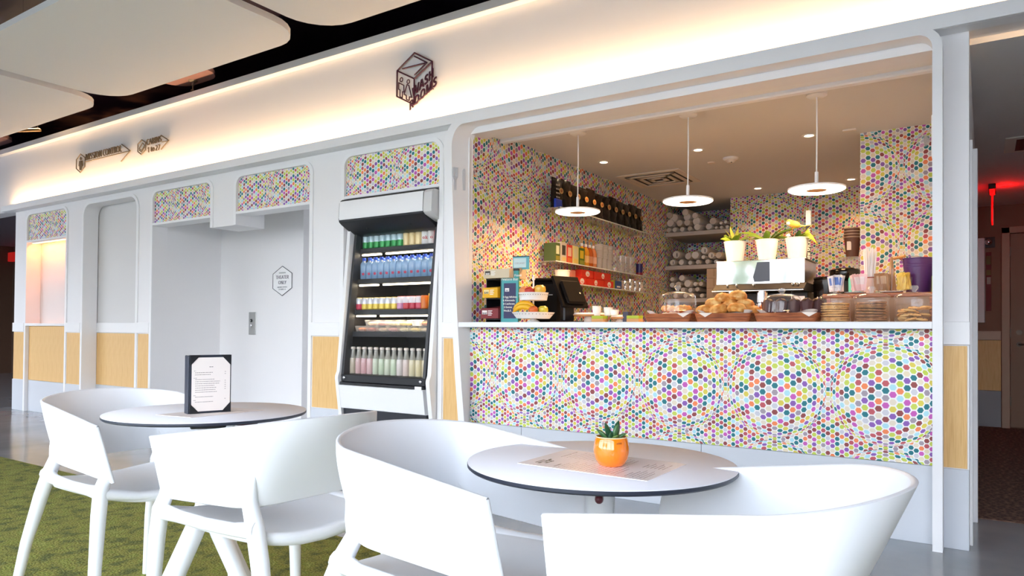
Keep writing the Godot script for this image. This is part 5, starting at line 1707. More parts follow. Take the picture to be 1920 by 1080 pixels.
func back_bar() -> void:
	# espresso machine
	var e := thing("espresso_machine", "chrome espresso machine with a mirrored back panel, three white pots on top", "coffee machine", Vector3(-1.215, 0.96, -0.69))
	part("mirror_panel", boxed(Vector3(-0.278, 0.385, -0.012), Vector3(0.278, 0.540, 0.0), 0.002), M.chrome, e, "polished mirror panel")
	part("body", boxed(Vector3(-0.272, 0.385, -0.40), Vector3(0.272, 0.538, -0.013), 0.004), M.steel, e)
	part("cup_tray", boxed(Vector3(-0.285, 0.536, -0.41), Vector3(0.285, 0.542, -0.012), 0.002), M.steel, e)
	var m := MB.new()
	m.prism(V([[-0.012, 0.525], [0.066, 0.525], [0.068, 0.40], [-0.030, 0.397], [-0.038, 0.43], [-0.024, 0.478]]), 0.0005, 0.004, Transform3D(), 1.2)
	part("emblem", m, paint(rgb(52, 60, 74), 0.35), e, "dark hourglass-shaped emblem")
	m = MB.new()
	m.prism(V([[-0.26, 0.385], [0.0, 0.385], [0.08, 0.345], [0.08, 0.335], [-0.26, 0.335]]), -0.29, 0.28, Transform3D(Basis(Vector3(0, 0, 1), Vector3(0, 1, 0), Vector3(-1, 0, 0)), Vector3.ZERO), 0.2)
	part("under_panel", m, M.dark, e)
	part("bright_edge", boxed(Vector3(-0.282, 0.334, 0.078), Vector3(0.288, 0.339, 0.084), 0.001), M.steel, e)
	for x in [-0.19, -0.13, -0.02, 0.22, 0.25]:
		part("toggle", turned([[0.008, 0], [0.006, 0.01], [0.009, 0.016], [0, 0.02]], 10, Transform3D(Basis(Vector3.RIGHT, 1.0), Vector3(x, 0.368, 0.036))), M.chrome, e)
	part("back", boxed(Vector3(-0.27, 0.05, -0.38), Vector3(0.27, 0.335, -0.14), 0.004), M.black, e)
	part("drip_tray", boxed(Vector3(-0.28, 0.0, -0.38), Vector3(0.28, 0.06, 0.06), 0.006), M.steel, e)
	for x in [-0.16, 0.03]:
		part("group_head", turned([[0.040, 0.19], [0.044, 0.20], [0.044, 0.255], [0.036, 0.262], [0.036, 0.335], [0.048, 0.337], [0, 0.337]], 24, at(x, 0, 0.03)), M.chrome, e)
	part("white_splash", boxed(Vector3(0.20, 0.20, 0.0), Vector3(0.28, 0.30, 0.01), 0.002), M.cup, e)
	m = MB.new()
	m.tube([Vector3(0.21, 0.335, 0.05), Vector3(0.225, 0.27, 0.06), Vector3(0.25, 0.22, 0.05)], [0.004], 8)
	part("steam_wand", m, M.dark, e)
	# pots on the machine
	var py := 1.502
	var px := [-1.402, -1.193, -1.005]
	var pl := ["white paper cup planter with round yellow-green leaves, left on the coffee machine", "white paper cup planter with long spreading leaves, middle on the coffee machine", "white paper cup planter with the bird ornament, right on the coffee machine"]
	var lg := [paint(rgb(122, 152, 48), 0.45), paint(rgb(112, 148, 52), 0.45), paint(rgb(176, 180, 84), 0.45), paint(rgb(48, 84, 50), 0.5)]
	for g in lg:
		g.backlight_enabled = true
		g.backlight = Color(0.18, 0.2, 0.06)
	for i in 3:
		var t := thing("potted_plant", pl[i], "potted plant", Vector3(px[i], py, -0.80), 0.0, "white cup planters on the coffee machine")
		part("pot", turned([[0, 0], [0.052, 0], [0.053, 0.003], [0.071, 0.132], [0.074, 0.134], [0.0745, 0.138], [0.071, 0.139], [0.069, 0.13], [0.066, 0.118]], 36), M.cup, t)
		part("soil", turned([[0.066, 0.119], [0, 0.122]], 20), M.dark, t)
		var leaves := []
		if i == 0:
			leaves = [[3.3, 0.085, 0.04, 0.10, 0.044, 0], [2.2, 0.10, 0.05, 0.085, 0.040, 0], [0.2, 0.06, 0.03, 0.095, 0.038, 1], [1.3, 0.09, 0.04, 0.07, 0.026, 0], [0.8, 0.10, 0.03, 0.075, 0.024, 1], [1.9, 0.14, 0.02, 0.05, 0.020, 2], [2.8, 0.13, 0.03, 0.06, 0.022, 2], [1.0, 0.13, 0.02, 0.055, 0.018, 2]]
		elif i == 1:
			leaves = [[3.1, 0.16, 0.09, 0.19, 0.026, 0], [2.7, 0.11, 0.07, 0.14, 0.026, 1], [0.1, 0.13, 0.06, 0.16, 0.036, 1], [-0.2, 0.11, 0.13, 0.18, 0.030, 0], [0.3, 0.15, 0.06, 0.13, 0.032, 1], [3.4, 0.08, 0.05, 0.11, 0.030, 1], [1.4, 0.10, 0.03, 0.07, 0.028, 1], [0.0, 0.16, 0.07, 0.22, 0.026, 0]]
		else:
			leaves = [[0.1, 0.10, 0.13, 0.115, 0.050, 0], [0.5, 0.11, 0.07, 0.09, 0.044, 0], [2.4, 0.07, 0.03, 0.05, 0.024, 3], [1.2, 0.09, 0.03, 0.05, 0.024, 3], [0.0, 0.13, 0.02, 0.10, 0.012, 2]]
		for l in leaves:
			m = MB.new()
			blade(m, Vector3(cos(l[0]) * 0.008, 0.12, sin(l[0]) * 0.008), Vector3(cos(l[0]), 0, sin(l[0])).normalized(), l[1], l[2], l[3], l[4])
			part("leaf", m, lg[l[5]], t)
	var b := thing("bird_ornament", "small yellow and white bird ornament perched on a pick in the right planter", "ornament", Vector3(-1.03, py + 0.10, -0.775))
	m = MB.new()
	m.ball(Vector3(0.012, 0.125, 0), Vector3(0.038, 0.022, 0.02), 16, 10, Basis(Vector3.BACK, -0.25))
	m.ball(Vector3(-0.016, 0.138, 0), Vector3.ONE * 0.021, 14, 10)
	part("body", m, paint(rgb(234, 176, 70), 0.6), b)
	m = MB.new()
	m.ball(Vector3(-0.020, 0.134, 0.008), Vector3(0.0155, 0.015, 0.0155), 12, 8)
	part("face", m, M.cup, b)
	m = MB.new()
	m.tube([Vector3(0.04, 0.118, 0), Vector3(0.075, 0.108, 0), Vector3(0.11, 0.116, 0)], [0.009, 0.007, 0.004], 8, 0.5)
	part("tail", m, paint(rgb(222, 190, 110), 0.6), b)
	m = MB.new()
	m.tube([Vector3(-0.034, 0.134, 0.006), Vector3(-0.046, 0.130, 0.008)], [0.004, 0.0008], 6)
	m.ball(Vector3(-0.022, 0.143, 0.021), Vector3.ONE * 0.003, 6, 4)
	part("beak_and_eye", m, M.dark, b)
	m = MB.new()
	m.tube([Vector3(0, 0.02, 0), Vector3(0, 0.112, 0)], [0.003], 6)
	part("pick", m, M.tray, b)
	var mush := thing("mushroom_ornament", "tiny cream mushroom ornament in the right planter below the bird", "ornament", Vector3(-1.05, py + 0.118, -0.755))
	part("stem", turned([[0.007, 0], [0.006, 0.03], [0, 0.03]], 10), M.paper, mush)
	part("cap", turned([[0.004, 0.028], [0.014, 0.03], [0.010, 0.042], [0, 0.046]], 12), M.cup, mush)
	# tall tap handle
	var tp := thing("tap_handle", "tall slim sign post, white above and dark below, behind the right planter", "sign", Vector3(-1.0, 0.96, -1.12))
	part("foot", boxed(Vector3(-0.04, 0, -0.04), Vector3(0.04, 0.02, 0.04), 0.004), M.black, tp)
	part("blade", boxed(Vector3(-0.014, 0.02, -0.006), Vector3(0.016, 0.80, 0.006), 0.002), M.black, tp)
	part("white_head", boxed(Vector3(-0.015, 0.80, -0.007), Vector3(0.017, 0.905, 0.007), 0.002), M.white, tp)
	m = MB.new()
	m.words("COLD BREW SPICE HOUSE", 0.018, Transform3D(Basis(Vector3.BACK, PI / 2), Vector3(0.006, 0.63, 0.0062)), 0.001, "Droid Sans", true)
	part("lettering", m, M.cup, tp)
	# grinder and bowl
	var g := thing("coffee_grinder", "black coffee grinder with a round hopper beside the espresso machine", "grinder", Vector3(-0.842, 0.96, -0.90))
	part("base", boxed(Vector3(-0.08, 0, -0.08), Vector3(0.08, 0.18, 0.08), 0.012), M.black, g)
	part("hopper", turned([[0.05, 0.18], [0.065, 0.2], [0.080, 0.30], [0.083, 0.40], [0.079, 0.402], [0.078, 0.41], [0.082, 0.418], [0.079, 0.428], [0, 0.432]], 28), paint(rgb(20, 16, 15), 0.2), g)
	var bl := thing("blender_bowl", "wide shiny black bowl on a stand between grinder and papered block", "bowl", Vector3(-0.786, 0.96, -1.22))
	part("stand", turned([[0.06, 0], [0.05, 0.02], [0.045, 0.425], [0, 0.425]], 20), M.black, bl)
	part("bowl", turned([[0.04, 0.420], [0.09, 0.435], [0.095, 0.466], [0.096, 0.488], [0.092, 0.498], [0.053, 0.51], [0, 0.514]], 32), paint(rgb(16, 13, 12), 0.12), bl)
	one("teal_container", turned([[0, 0], [0.034, 0], [0.036, 0.40], [0.028, 0.42], [0, 0.425]], 20, at(-0.660, 0.96, -0.75)), paint(rgb(96, 186, 180), 0.4), "teal container partly hidden behind the sugar sachets", "container")
	var sq := thing("sauce_bottle", "small cream squeeze bottle with a pointed nozzle behind the muffins", "bottle", Vector3(-0.79, CTOP, -0.30))
	part("body", turned([[0, 0], [0.026, 0], [0.027, 0.085], [0.02, 0.1], [0, 0.102]], 18), M.cup, sq)
	part("nozzle", turned([[0.012, 0.10], [0.010, 0.115], [0.003, 0.148], [0, 0.149]], 14), M.paper, sq)
	# brown cups on a glass bracket shelf at the papered block
	var gs := thing("bracket_shelf", "small glass bracket shelf with a stack of brown cups on the papered block", "shelf", Vector3(-0.76, 1.60, -1.86))
	part("glass", boxed(Vector3(-0.165, -0.008, -0.10), Vector3(0.0, 0.0, 0.10), 0.001), M.clear, gs)
	m = MB.new()
	m.prism(V([[0, -0.008], [-0.14, -0.008], [0, -0.14]]), -0.004, 0.004)
	part("bracket", m, M.clear, gs)
	for i in 4:
		var t := thing("brown_cup", "brown paper cup, %s from the bottom of the stack on the glass bracket shelf" % nth(i), "cup", Vector3(-0.83, 1.60 + 0.022 * i, -1.86), 0.0, "stacked brown cups")
		part("cup", turned([[0, 0], [0.042, 0], [0.058, 0.15], [0.061, 0.151], [0.061, 0.156], [0.056, 0.155], [0.040, 0.004]], 24), paint(rgb(104, 68, 52), 0.6), t)
		part("rolled_rim", turned([[0.0585, 0.1495], [0.0625, 0.152], [0.0625, 0.156], [0.059, 0.158]], 24), paint(rgb(186, 160, 140), 0.6), t)
		if i == 0:
			part("label", boxed(Vector3(-0.03, 0.055, 0.045), Vector3(0.0, 0.12, 0.054), 0.001), M.paper, t)


func shelves() -> void:
	# three glass shelves on the left wall
	var edge := paint(rgb(226, 234, 228), 0.15)
	var gl := [[2.03, -0.93, -2.80, "top"], [1.592, -0.87, -2.82, "middle"], [1.428, -1.15, -2.82, "lowest"]]
	for s in gl:
		var t := thing("glass_shelf", "%s long glass shelf on the papered left wall" % s[3], "shelf", Vector3(-3.04, s[0], 0))
		part("glass", boxed(Vector3(0, -0.008, s[2]), Vector3(0.205, 0.0, s[1])), M.clear, t)
		part("front_edge", boxed(Vector3(0.205, -0.0085, s[2]), Vector3(0.208, 0.0005, s[1])), edge, t, "bright front edge")
		for z in [s[1] - 0.1, (s[1] + s[2]) / 2, s[2] + 0.1]:
			part("bracket", boxed(Vector3(0, -0.022, z - 0.006), Vector3(0.06, -0.008, z + 0.006)), M.steel, t)
	# coffee bags
	var foil := paint(rgb(26, 20, 20), 0.22)
	foil.metallic = 0.3
	var gold := paint(rgb(196, 160, 96), 0.4)
	var f := func(m: MB, w: float, h: float, d: float) -> void:
		var side := func(sg: float): return func(u, v):
			var uu: float = u if sg > 0 else 1.0 - u
			var bulge: float = d * pow(sin(PI * uu), 0.5) * (1.0 - pow(v, 1.6)) + 0.003
			return Vector3((uu - 0.5) * w * (1.0 - 0.04 * sin(PI * v * 3.0)), v * h, sg * bulge + 0.002 * sin(v * 19.0) * sin(uu * 11.0))
		m.grid(side.call(1.0), 10, 12)
		m.grid(side.call(-1.0), 10, 12)
	for i in 12:
		var first := i == 0
		var o := thing("coffee_bag", "blue and silver foil coffee bag at the near end of the top glass shelf" if first else "black foil coffee bag, %s from the near end of the top glass shelf" % nth(i), "bag", Vector3(-2.93, 2.031, -1.04 - 0.150 * i), PI / 2, "foil coffee bags on the top glass shelf")
		var m := MB.new()
		f.call(m, 0.165 if not first else 0.17, 0.255 + 0.012 * sin(i * 2.0), 0.038)
		part("bag", m, foil, o)
		m = MB.new()
		m.box(Vector3(-0.075, 0.228, -0.006), Vector3(0.075, 0.240, 0.006), 0.002)
		part("fold_clip", m, M.black, o)
		m = MB.new()
		m.lathe([[0.032, 0], [0.032, 0.002], [0.022, 0.0025], [0, 0.0025]], 20, Transform3D(Basis(Vector3.RIGHT, PI / 2), Vector3(0.01, 0.15, 0.036)) * Transform3D(Basis.from_scale(Vector3(1, 1, 0.75)), Vector3.ZERO))
		part("round_label", m, gold, o)
		m = MB.new()
		m.lathe([[0.018, 0], [0.018, 0.0032], [0, 0.0034]], 16, Transform3D(Basis(Vector3.RIGHT, PI / 2), Vector3(0.01, 0.15, 0.036)) * Transform3D(Basis.from_scale(Vector3(1, 1, 0.7)), Vector3.ZERO))
		part("label_centre", m, M.tray, o)
		if first:
			part("blue_band", boxed(Vector3(-0.085, 0.0, 0.020), Vector3(0.02, 0.075, 0.042), 0.004), paint(rgb(30, 64, 190), 0.3), o)
			m = MB.new()
			for k in 12:
				m.ball(Vector3(-0.06 + 0.022 * (k % 3), 0.09 + 0.033 * (k / 3), 0.034), Vector3(0.008, 0.009, 0.004), 8, 5)
			part("silver_print", m, M.steel, o)
	# tea boxes
	var tea := [[-0.92, rgb(70, 90, 44), rgb(206, 216, 190), 0.075, 0.15, "green and white box at the near end"], [-1.02, rgb(200, 196, 186), rgb(64, 64, 60), 0.09, 0.165, "white box with a dark picture, second from the near end"], [-1.12, rgb(206, 70, 56), rgb(228, 196, 170), 0.09, 0.155, "red and green box, third from the near end"], [-1.225, rgb(214, 206, 140), rgb(206, 206, 170), 0.1, 0.155, "pale yellow box, fourth from the near end"], [-1.335, rgb(74, 112, 36), rgb(216, 186, 40), 0.1, 0.15, "dark green box with a lemon, beside the syrup bottles"]]
	for q in tea:
		var o := thing("tea_box", "%s of the middle glass shelf" % q[5], "box", Vector3(-2.925, 1.593, q[0] - 0.04), PI / 2, "tea boxes on the middle glass shelf")
		part("carton", boxed(Vector3(-q[3] / 2, 0, -0.055), Vector3(q[3] / 2, q[4], 0.055), 0.001), paint(q[1], 0.6), o)
		part("print", boxed(Vector3(-q[3] * 0.35, 0.06, 0.055), Vector3(q[3] * 0.3, q[4] * 0.85, 0.0556)), paint(q[2], 0.6), o)
		part("print", boxed(Vector3(-q[3] * 0.38, 0.012, 0.055), Vector3(q[3] * 0.42, 0.045, 0.0557)), paint(q[1].lerp(rgb(230, 190, 60), 0.4), 0.6), o)
	# syrups
	var syr := [rgb(222, 164, 40), rgb(216, 152, 44), rgb(176, 82, 24), rgb(206, 130, 84)]
	for i in 4:
		var o := thing("syrup_bottle", "amber syrup bottle with a gold pump, %s from the near end of the row" % nth(i), "bottle", Vector3(-2.925, 1.593, -1.475 - 0.072 * i), 0.0, "syrup bottles on the middle glass shelf")
		part("bottle", turned([[0, 0], [0.03, 0], [0.033, 0.006], [0.033, 0.125], [0.026, 0.155], [0.013, 0.175], [0.012, 0.19]], 20), paint(syr[i], 0.2), o)
		part("neck", turned([[0.013, 0.18], [0.014, 0.205], [0, 0.206]], 14), M.cup, o)
		part("pump", turned([[0.006, 0.205], [0.006, 0.235], [0.014, 0.24], [0.014, 0.25], [0, 0.252]], 12), M.brass, o)
		part("label", turned([[0.0335, 0.04], [0.0335, 0.10]], 20), paint(syr[i].lerp(Color.WHITE, 0.35), 0.6), o)
	# plastic cup stacks, carafe, glasses, can
	for i in 3:
		var o := thing("plastic_cup_stack", "tall stack of clear plastic cups, %s of three beside the syrups" % nth(i), "cup stack", Vector3(-2.925, 1.593, -1.80 - 0.098 * i), 0.0, "clear cup stacks on the middle glass shelf")
		var prof := [[0, 0], [0.030, 0], [0.036, 0.10]]
		for k in 9:
			prof.append([0.045, 0.10 + k * 0.016])
			prof.append([0.042, 0.104 + k * 0.016])
		part("cups", turned(prof, 24), pane(rgb(214, 214, 214), 0.42, 0.08), o)
	var cf := thing("carafe", "waisted clear glass carafe behind the cup stacks", "carafe", Vector3(-2.925, 1.593, -2.13))
	part("glass", turned([[0, 0], [0.05, 0], [0.055, 0.02], [0.05, 0.07], [0.034, 0.12], [0.032, 0.15], [0.045, 0.20], [0.05, 0.215]], 28), M.clear, cf)
	for i in 3:
		var o := thing("tumbler_stack", "stack of clear tumblers, %s after the carafe" % nth(i), "glass", Vector3(-2.925, 1.593, -2.27 - 0.115 * i), 0.0, "tumblers on the middle glass shelf")
		part("glass", turned([[0, 0], [0.032, 0], [0.038, 0.10], [0.043, 0.104], [0.041, 0.12], [0.045, 0.175], [0.043, 0.175]], 24), pane(rgb(214, 214, 214), 0.34, 0.06), o)
	var sc := thing("spray_can", "violet-blue can with a red band at the far end of the middle glass shelf", "can", Vector3(-2.925, 1.593, -2.72))
	part("body", turned([[0, 0], [0.034, 0], [0.034, 0.13], [0, 0.132]], 20), paint(rgb(44, 36, 110), 0.35), sc)
	part("band", turned([[0.0345, 0.015], [0.0345, 0.04]], 20), paint(rgb(150, 40, 60), 0.4), sc)
	# red cartons
	var red := paint(rgb(222, 48, 24), 0.5)
	for q in [[-1.40, 1.429, 0.17, "lower red carton nearest the register screen"], [-1.66, 1.429, 0.32, "middle lower red carton"], [-1.93, 1.429, 0.18, "lower red carton at the far end"], [-1.50, 1.497, 0.22, "upper red carton nearest the register screen"], [-1.80, 1.497, 0.32, "upper red carton at the far end"]]:
		var o := thing("red_carton", "%s on the lowest glass shelf" % q[3], "box", Vector3(-2.93, q[1], q[0]), PI / 2, "red cartons on the lowest glass shelf")
		part("carton", boxed(Vector3(-q[2] / 2, 0, -0.05), Vector3(q[2] / 2, 0.066, 0.05), 0.001), red, o)
		var m := MB.new()
		m.lathe([[0.028, 0], [0.028, 0.0012], [0, 0.0013]], 20, Transform3D(Basis(Vector3.RIGHT, PI / 2), Vector3(0.0, 0.034, 0.05)) * Transform3D(Basis.from_scale(Vector3(1.3 if q[2] < 0.25 else 1.0, 1, 0.85)), Vector3.ZERO))
		part("oval_print", m, M.cup, o)
		m = MB.new()
		m.words("TEA", 0.014, at(0, 0.027, 0.0515), 0.0008, "Droid Serif", true)
		part("print", m, red, o)
	one("pink_carton", boxed(Vector3(-2.97, 1.429, -1.30), Vector3(-2.89, 1.545, -1.235), 0.002), paint(rgb(214, 130, 110), 0.6), "small pink and red carton at the near end of the lowest glass shelf", "box")
	one("lime_carton", boxed(Vector3(-2.97, 1.429, -2.075), Vector3(-2.89, 1.515, -2.035), 0.002), paint(rgb(176, 172, 62), 0.6), "narrow lime carton between the red cartons and the blue box", "box")
	var bb := thing("blue_carton", "dark blue carton on the lowest glass shelf beside the steel jugs", "box", Vector3(-2.93, 1.429, -2.15), PI / 2)
	part("carton", boxed(Vector3(-0.06, 0, -0.045), Vector3(0.06, 0.082, 0.045), 0.001), paint(rgb(40, 78, 140), 0.5), bb)
	part("print", boxed(Vector3(-0.045, 0.02, 0.045), Vector3(0.03, 0.034, 0.0456)), M.cup, bb)
	for i in 5:
		var o := thing("milk_jug", "polished steel milk jug, %s from the blue carton" % nth(i), "jug", Vector3(-2.93, 1.429, -2.265 - 0.118 * i), 0.3, "steel milk jugs on the lowest glass shelf")
		var h: float = [0.09, 0.10, 0.125, 0.115, 0.11][i]
		part("body", turned([[0, 0], [0.040, 0], [0.044, 0.01], [0.043, h * 0.5], [0.034, h * 0.85], [0.036, h], [0.034, h]], 24), M.chrome, o)
		var m := MB.new()
		m.tube([Vector3(0.036, h * 0.85, 0), Vector3(0.066, h * 0.8, 0), Vector3(0.066, h * 0.35, 0), Vector3(0.043, h * 0.3, 0)], [0.0035], 8)
		part("handle", m, M.steel, o)
	var wc := thing("lidded_tub", "white lidded tub standing on the counter shelf behind the register screen", "tub", Vector3(-2.86, 1.429, -1.02))
	part("tub", turned([[0, 0], [0.052, 0], [0.062, 0.085], [0, 0.085]], 24), M.cup, wc)
	part("lid", turned([[0.065, 0.085], [0.065, 0.096], [0, 0.098]], 24), M.paper, wc)
	part("ledge", boxed(Vector3(-0.17, -0.012, -0.08), Vector3(0.08, 0.0, 0.085), 0.002), M.paper, wc)
	# storage shelves of the alcove
	for s in [[2.165, "top"], [1.786, "middle"], [1.413, "lowest"]]:
		var t := thing("storage_shelf", "%s grey storage shelf in the dim alcove holding white cup sleeves" % s[1], "shelf", Vector3(-3.04, s[0], -4.44))
		part("board", boxed(Vector3(0, -0.045, 0), Vector3(0.728, 0, 0.72), 0.002), paint(rgb(196, 186, 176), 0.6), t)
	var T := [[-3.000, 2.368, 0.04], [-2.99, 2.28, 0.05], [-2.949, 2.336, 0.054], [-2.878, 2.269, 0.042], [-2.815, 2.387, 0.045], [-2.796, 2.336, 0.049], [-2.787, 2.268, 0.042], [-2.702, 2.341, 0.039], [-2.687, 2.278, 0.052], [-3.005, 2.198, 0.031], [-2.937, 2.199, 0.033], [-2.853, 2.199, 0.033], [-2.758, 2.197, 0.031], [-2.675, 2.211, 0.045], [-2.547, 2.208, 0.043], [-2.495, 2.262, 0.045], [-2.409, 2.236, 0.02], [-2.361, 2.245, 0.022], [-2.457, 2.186, 0.02], [-2.405, 2.187, 0.021], [-2.345, 2.189, 0.023]]
	var Mi := [[-2.914, 1.914, 0.05], [-2.961, 1.826, 0.039], [-2.862, 1.825, 0.038], [-2.775, 1.888, 0.042], [-2.697, 1.898, 0.050], [-2.759, 1.816, 0.029], [-2.662, 1.817, 0.03], [-2.594, 1.945, 0.046], [-2.608, 1.872, 0.027], [-2.554, 1.817, 0.03], [-2.515, 1.885, 0.041], [-2.466, 1.815, 0.028], [-2.43, 1.882, 0.04]]
	var B := [[-2.961, 1.634, 0.03], [-2.852, 1.646, 0.038], [-2.97, 1.572, 0.033], [-2.889, 1.577, 0.034], [-2.785, 1.583, 0.047], [-2.698, 1.575, 0.028], [-2.626, 1.573, 0.029], [-2.838, 1.512, 0.031], [-2.755, 1.507, 0.03], [-2.669, 1.512, 0.028], [-2.925, 1.446, 0.032], [-2.811, 1.446, 0.032], [-2.72, 1.444, 0.03], [-2.619, 1.442, 0.028]]
	var lists := [[T, "top"], [Mi, "middle"], [B, "lowest"]]
	var sleeve := paint(rgb(226, 218, 210), 0.55)
	var dull := paint(rgb(206, 196, 186), 0.6)
	for l in lists:
		var k := 0
		for q in l[0]:
			var o := thing("cup_sleeve", "sleeve of white paper cups lying end-on on the %s storage shelf, %s by height then left to right in its heap" % [l[1], nth(k)] if false else "%s sleeve of white paper cups lying end-on on the %s storage shelf" % [nth(k), l[1]], "cup sleeve", Vector3(q[0], q[1], -3.74 - 0.012 * (k % 3)), 0.0, "white cup sleeves on the %s storage shelf" % l[1])
			o.rotation = Vector3(-PI / 2, 0, 0)
			var r: float = q[2]
			var m := MB.new()
			m.lathe([[0, -0.012], [r * 0.80, -0.012], [r * 0.86, 0.0], [r * 0.98, 0.02], [r, 0.05], [r * 0.97, 0.40], [0, 0.41]], 20)
			part("sleeve", m, sleeve if k % 3 else dull, o)
			m = MB.new()
			m.lathe([[r * 0.74, -0.0125], [r * 0.76, -0.018], [r * 0.80, -0.016], [r * 0.82, -0.008]], 20)
			part("cup_foot", m, M.cup, o)
			if l[1] == "middle" and k in [0, 1, 7, 10]:
				part("dark_print", boxed(Vector3(r * 0.1, -0.0145, -r * 0.5), Vector3(r * 0.28, -0.012, r * 0.3)), M.dark, o)
			k += 1
	for i in 3:
		var o := thing("cardboard_box", "beige cardboard box, %s of the three stacked beside the espresso machine" % ["bottom", "middle", "top"][i], "box", Vector3(-2.485, 1.414 + 0.108 * i, -3.82), 0.0, "stacked beige boxes in the alcove")
		part("carton", boxed(Vector3(-0.075, 0, -0.12), Vector3(0.10, 0.106, 0.10), 0.002), paint(rgb(206, 178, 148), 0.75), o)
		part("tape", boxed(Vector3(-0.005, 0.02, 0.10), Vector3(0.02, 0.1062, 0.1006)), paint(rgb(190, 160, 128), 0.5), o)


# ---------- lamps ----------
func lamps() -> void:
	var warm := Color(1.0, 0.74, 0.44)
	var px := [[-2.50, -0.604, "nearest the papered left wall"], [-1.664, -0.609, "in the middle of the three"], [-0.858, -0.632, "nearest the right end of the counter"]]
	for p in px:
		var t := thing("pendant_lamp", "white disc pendant lamp with a glowing ring, %s" % p[2], "lamp", Vector3(p[0], 1.905, p[1]), 0.0, "disc pendant lamps over the counter")
		var dc := part("disc", turned([[0, 0.003], [0.162, 0.003], [0.166, 0.008], [0.166, 0.014], [0.15, 0.019], [0.03, 0.022], [0, 0.022]], 56), M.white, t)
		part("glowing_ring", turned([[0.164, 0.0025], [0.155, -0.003], [0.062, -0.003], [0.058, 0.0025]], 56), glow(Color(1.0, 0.95, 0.86), 1.4), dc)
		part("centre_plate", turned([[0, -0.002], [0.058, -0.002], [0.06, 0.002]], 32), paint(rgb(206, 160, 120), 0.5), dc)
		part("stem", turned([[0.011, 0.02], [0.011, 0.112], [0.004, 0.116], [0, 0.116]], 14), M.white, t)
		var m := MB.new()
		m.tube([Vector3(0, 0.11, 0), Vector3(0.002, 0.36, 0), Vector3(0, 0.585, 0)], [0.0045], 8)
		part("cord", m, M.cup, t)
		part("canopy", turned([[0, 0.572], [0.048, 0.574], [0.060, 0.582], [0.060, 0.598], [0, 0.598]], 32), M.white, t)
		area_light("pendant_light", Vector3(p[0], 1.898, p[1]), Vector3(-PI / 2, 0, 0), Vector2(0.29, 0.29), Color(1.0, 0.75, 0.46), PEND)
	var dl := [[-2.757, -1.552, "nearest the papered left wall"], [-1.926, -1.574, "in the middle of the near row"], [-1.088, -1.597, "at the right of the near row"], [-1.92, -3.376, "by the back wall, left"], [-1.057, -3.397, "by the back wall, right"]]
	for p in dl:
		var t := thing("recessed_downlight", "small round recessed downlight in the kitchen ceiling %s" % p[2], "light", Vector3(p[0], 2.503, p[1]), 0.0, "recessed downlights in the kitchen ceiling")
		part("bezel", turned([[0.030, -0.001], [0.036, -0.005], [0.052, -0.003], [0.053, 0.0]], 28), M.white, t)
		part("lens", turned([[0, -0.0012], [0.031, -0.0012], [0.031, 0.0]], 24), glow(Color(1.0, 0.90, 0.74), 6.0), t)
		var l := SpotLight3D.new()
		l.name = "downlight_beam"
		l.light_color = warm
		l.light_energy = DOWN
		l.light_size = 0.03
		l.spot_angle = 62.0
		l.spot_angle_attenuation = 0.8
		l.spot_range = 8.0
		l.spot_attenuation = 2.0
		l.shadow_enabled = true
		add_child(l, true)
		l.position = Vector3(p[0], 2.494, p[1])
		l.rotation.x = -PI / 2
	# warm strip under the head of the lit niche
	var ns := thing("niche_strip_light", "warm strip light under the head of the shallow niche with a ledge", "light", Vector3(-9.37, 2.073, -0.035))
	part("body", boxed(Vector3(-0.42, -0.008, -0.03), Vector3(0.42, 0.0, 0.03), 0.002), M.white, ns)
	part("diffuser", boxed(Vector3(-0.41, -0.010, -0.02), Vector3(0.41, -0.008, 0.02)), glow(Color(1.0, 0.78, 0.5), 1.2), ns)
	area_light("niche_light", Vector3(-9.37, 2.055, -0.03), Vector3(-1.0, 0, 0), Vector2(0.9, 0.03), Color(1.0, 0.52, 0.2), 0.11)
	# ceiling fittings
	var s := thing("smoke_detector", "round white smoke detector on the kitchen ceiling", "smoke detector", Vector3(-1.782, 2.503, -1.974))
	part("base", turned([[0.045, -0.02], [0.062, -0.012], [0.064, 0], [0, 0]], 28), M.white, s)
	part("cap", turned([[0, -0.045], [0.026, -0.043], [0.036, -0.032], [0.046, -0.02]], 24), M.paper, s)
	var m := MB.new()
	m.ball(Vector3(0.012, -0.042, 0.02), Vector3(0.006, 0.005, 0.006), 8, 5)
	part("indicator", m, M.dark, s)
	one("ceiling_plate", boxed(Vector3(-0.855, 2.49, -1.60), Vector3(-0.765, 2.503, -1.56), 0.003), M.paper, "small flat rectangular plate on the kitchen ceiling near the right wall", "ceiling plate")
	one("ceiling_plate", turned([[0, -0.008], [0.03, -0.008], [0.035, 0.0]], 20, at(-1.97, 2.503, -2.05)), M.paper, "small flat round plate on the kitchen ceiling beside the smoke detector", "ceiling plate")
	var v := thing("ceiling_vent", "square four-way air vent in the kitchen ceiling", "air vent", Vector3(-2.60, 2.503, -2.42))
	part("frame", boxed(Vector3(-0.31, -0.010, -0.31), Vector3(0.31, 0.0, 0.31), 0.003), M.paper, v)
	for k in 3:
		var a := 0.235 - 0.075 * k
		m = MB.new()
		for d in 4:
			m.box(Vector3(-a, -0.02, a - 0.04), Vector3(a, -0.0116, a), 0.003, Transform3D(Basis(Vector3.UP, PI / 2 * d) * Basis(Vector3.RIGHT, 0.0), Vector3.ZERO))
		part("louvre", m, M.paper, v)
	part("throat", boxed(Vector3(-0.25, -0.0115, -0.25), Vector3(0.25, -0.010, 0.25)), M.dark, v)
	var em := thing("emergency_light", "white emergency light with a round lamp on the right wall, by the portal", "emergency light", Vector3(-0.2, 2.13, -0.62))
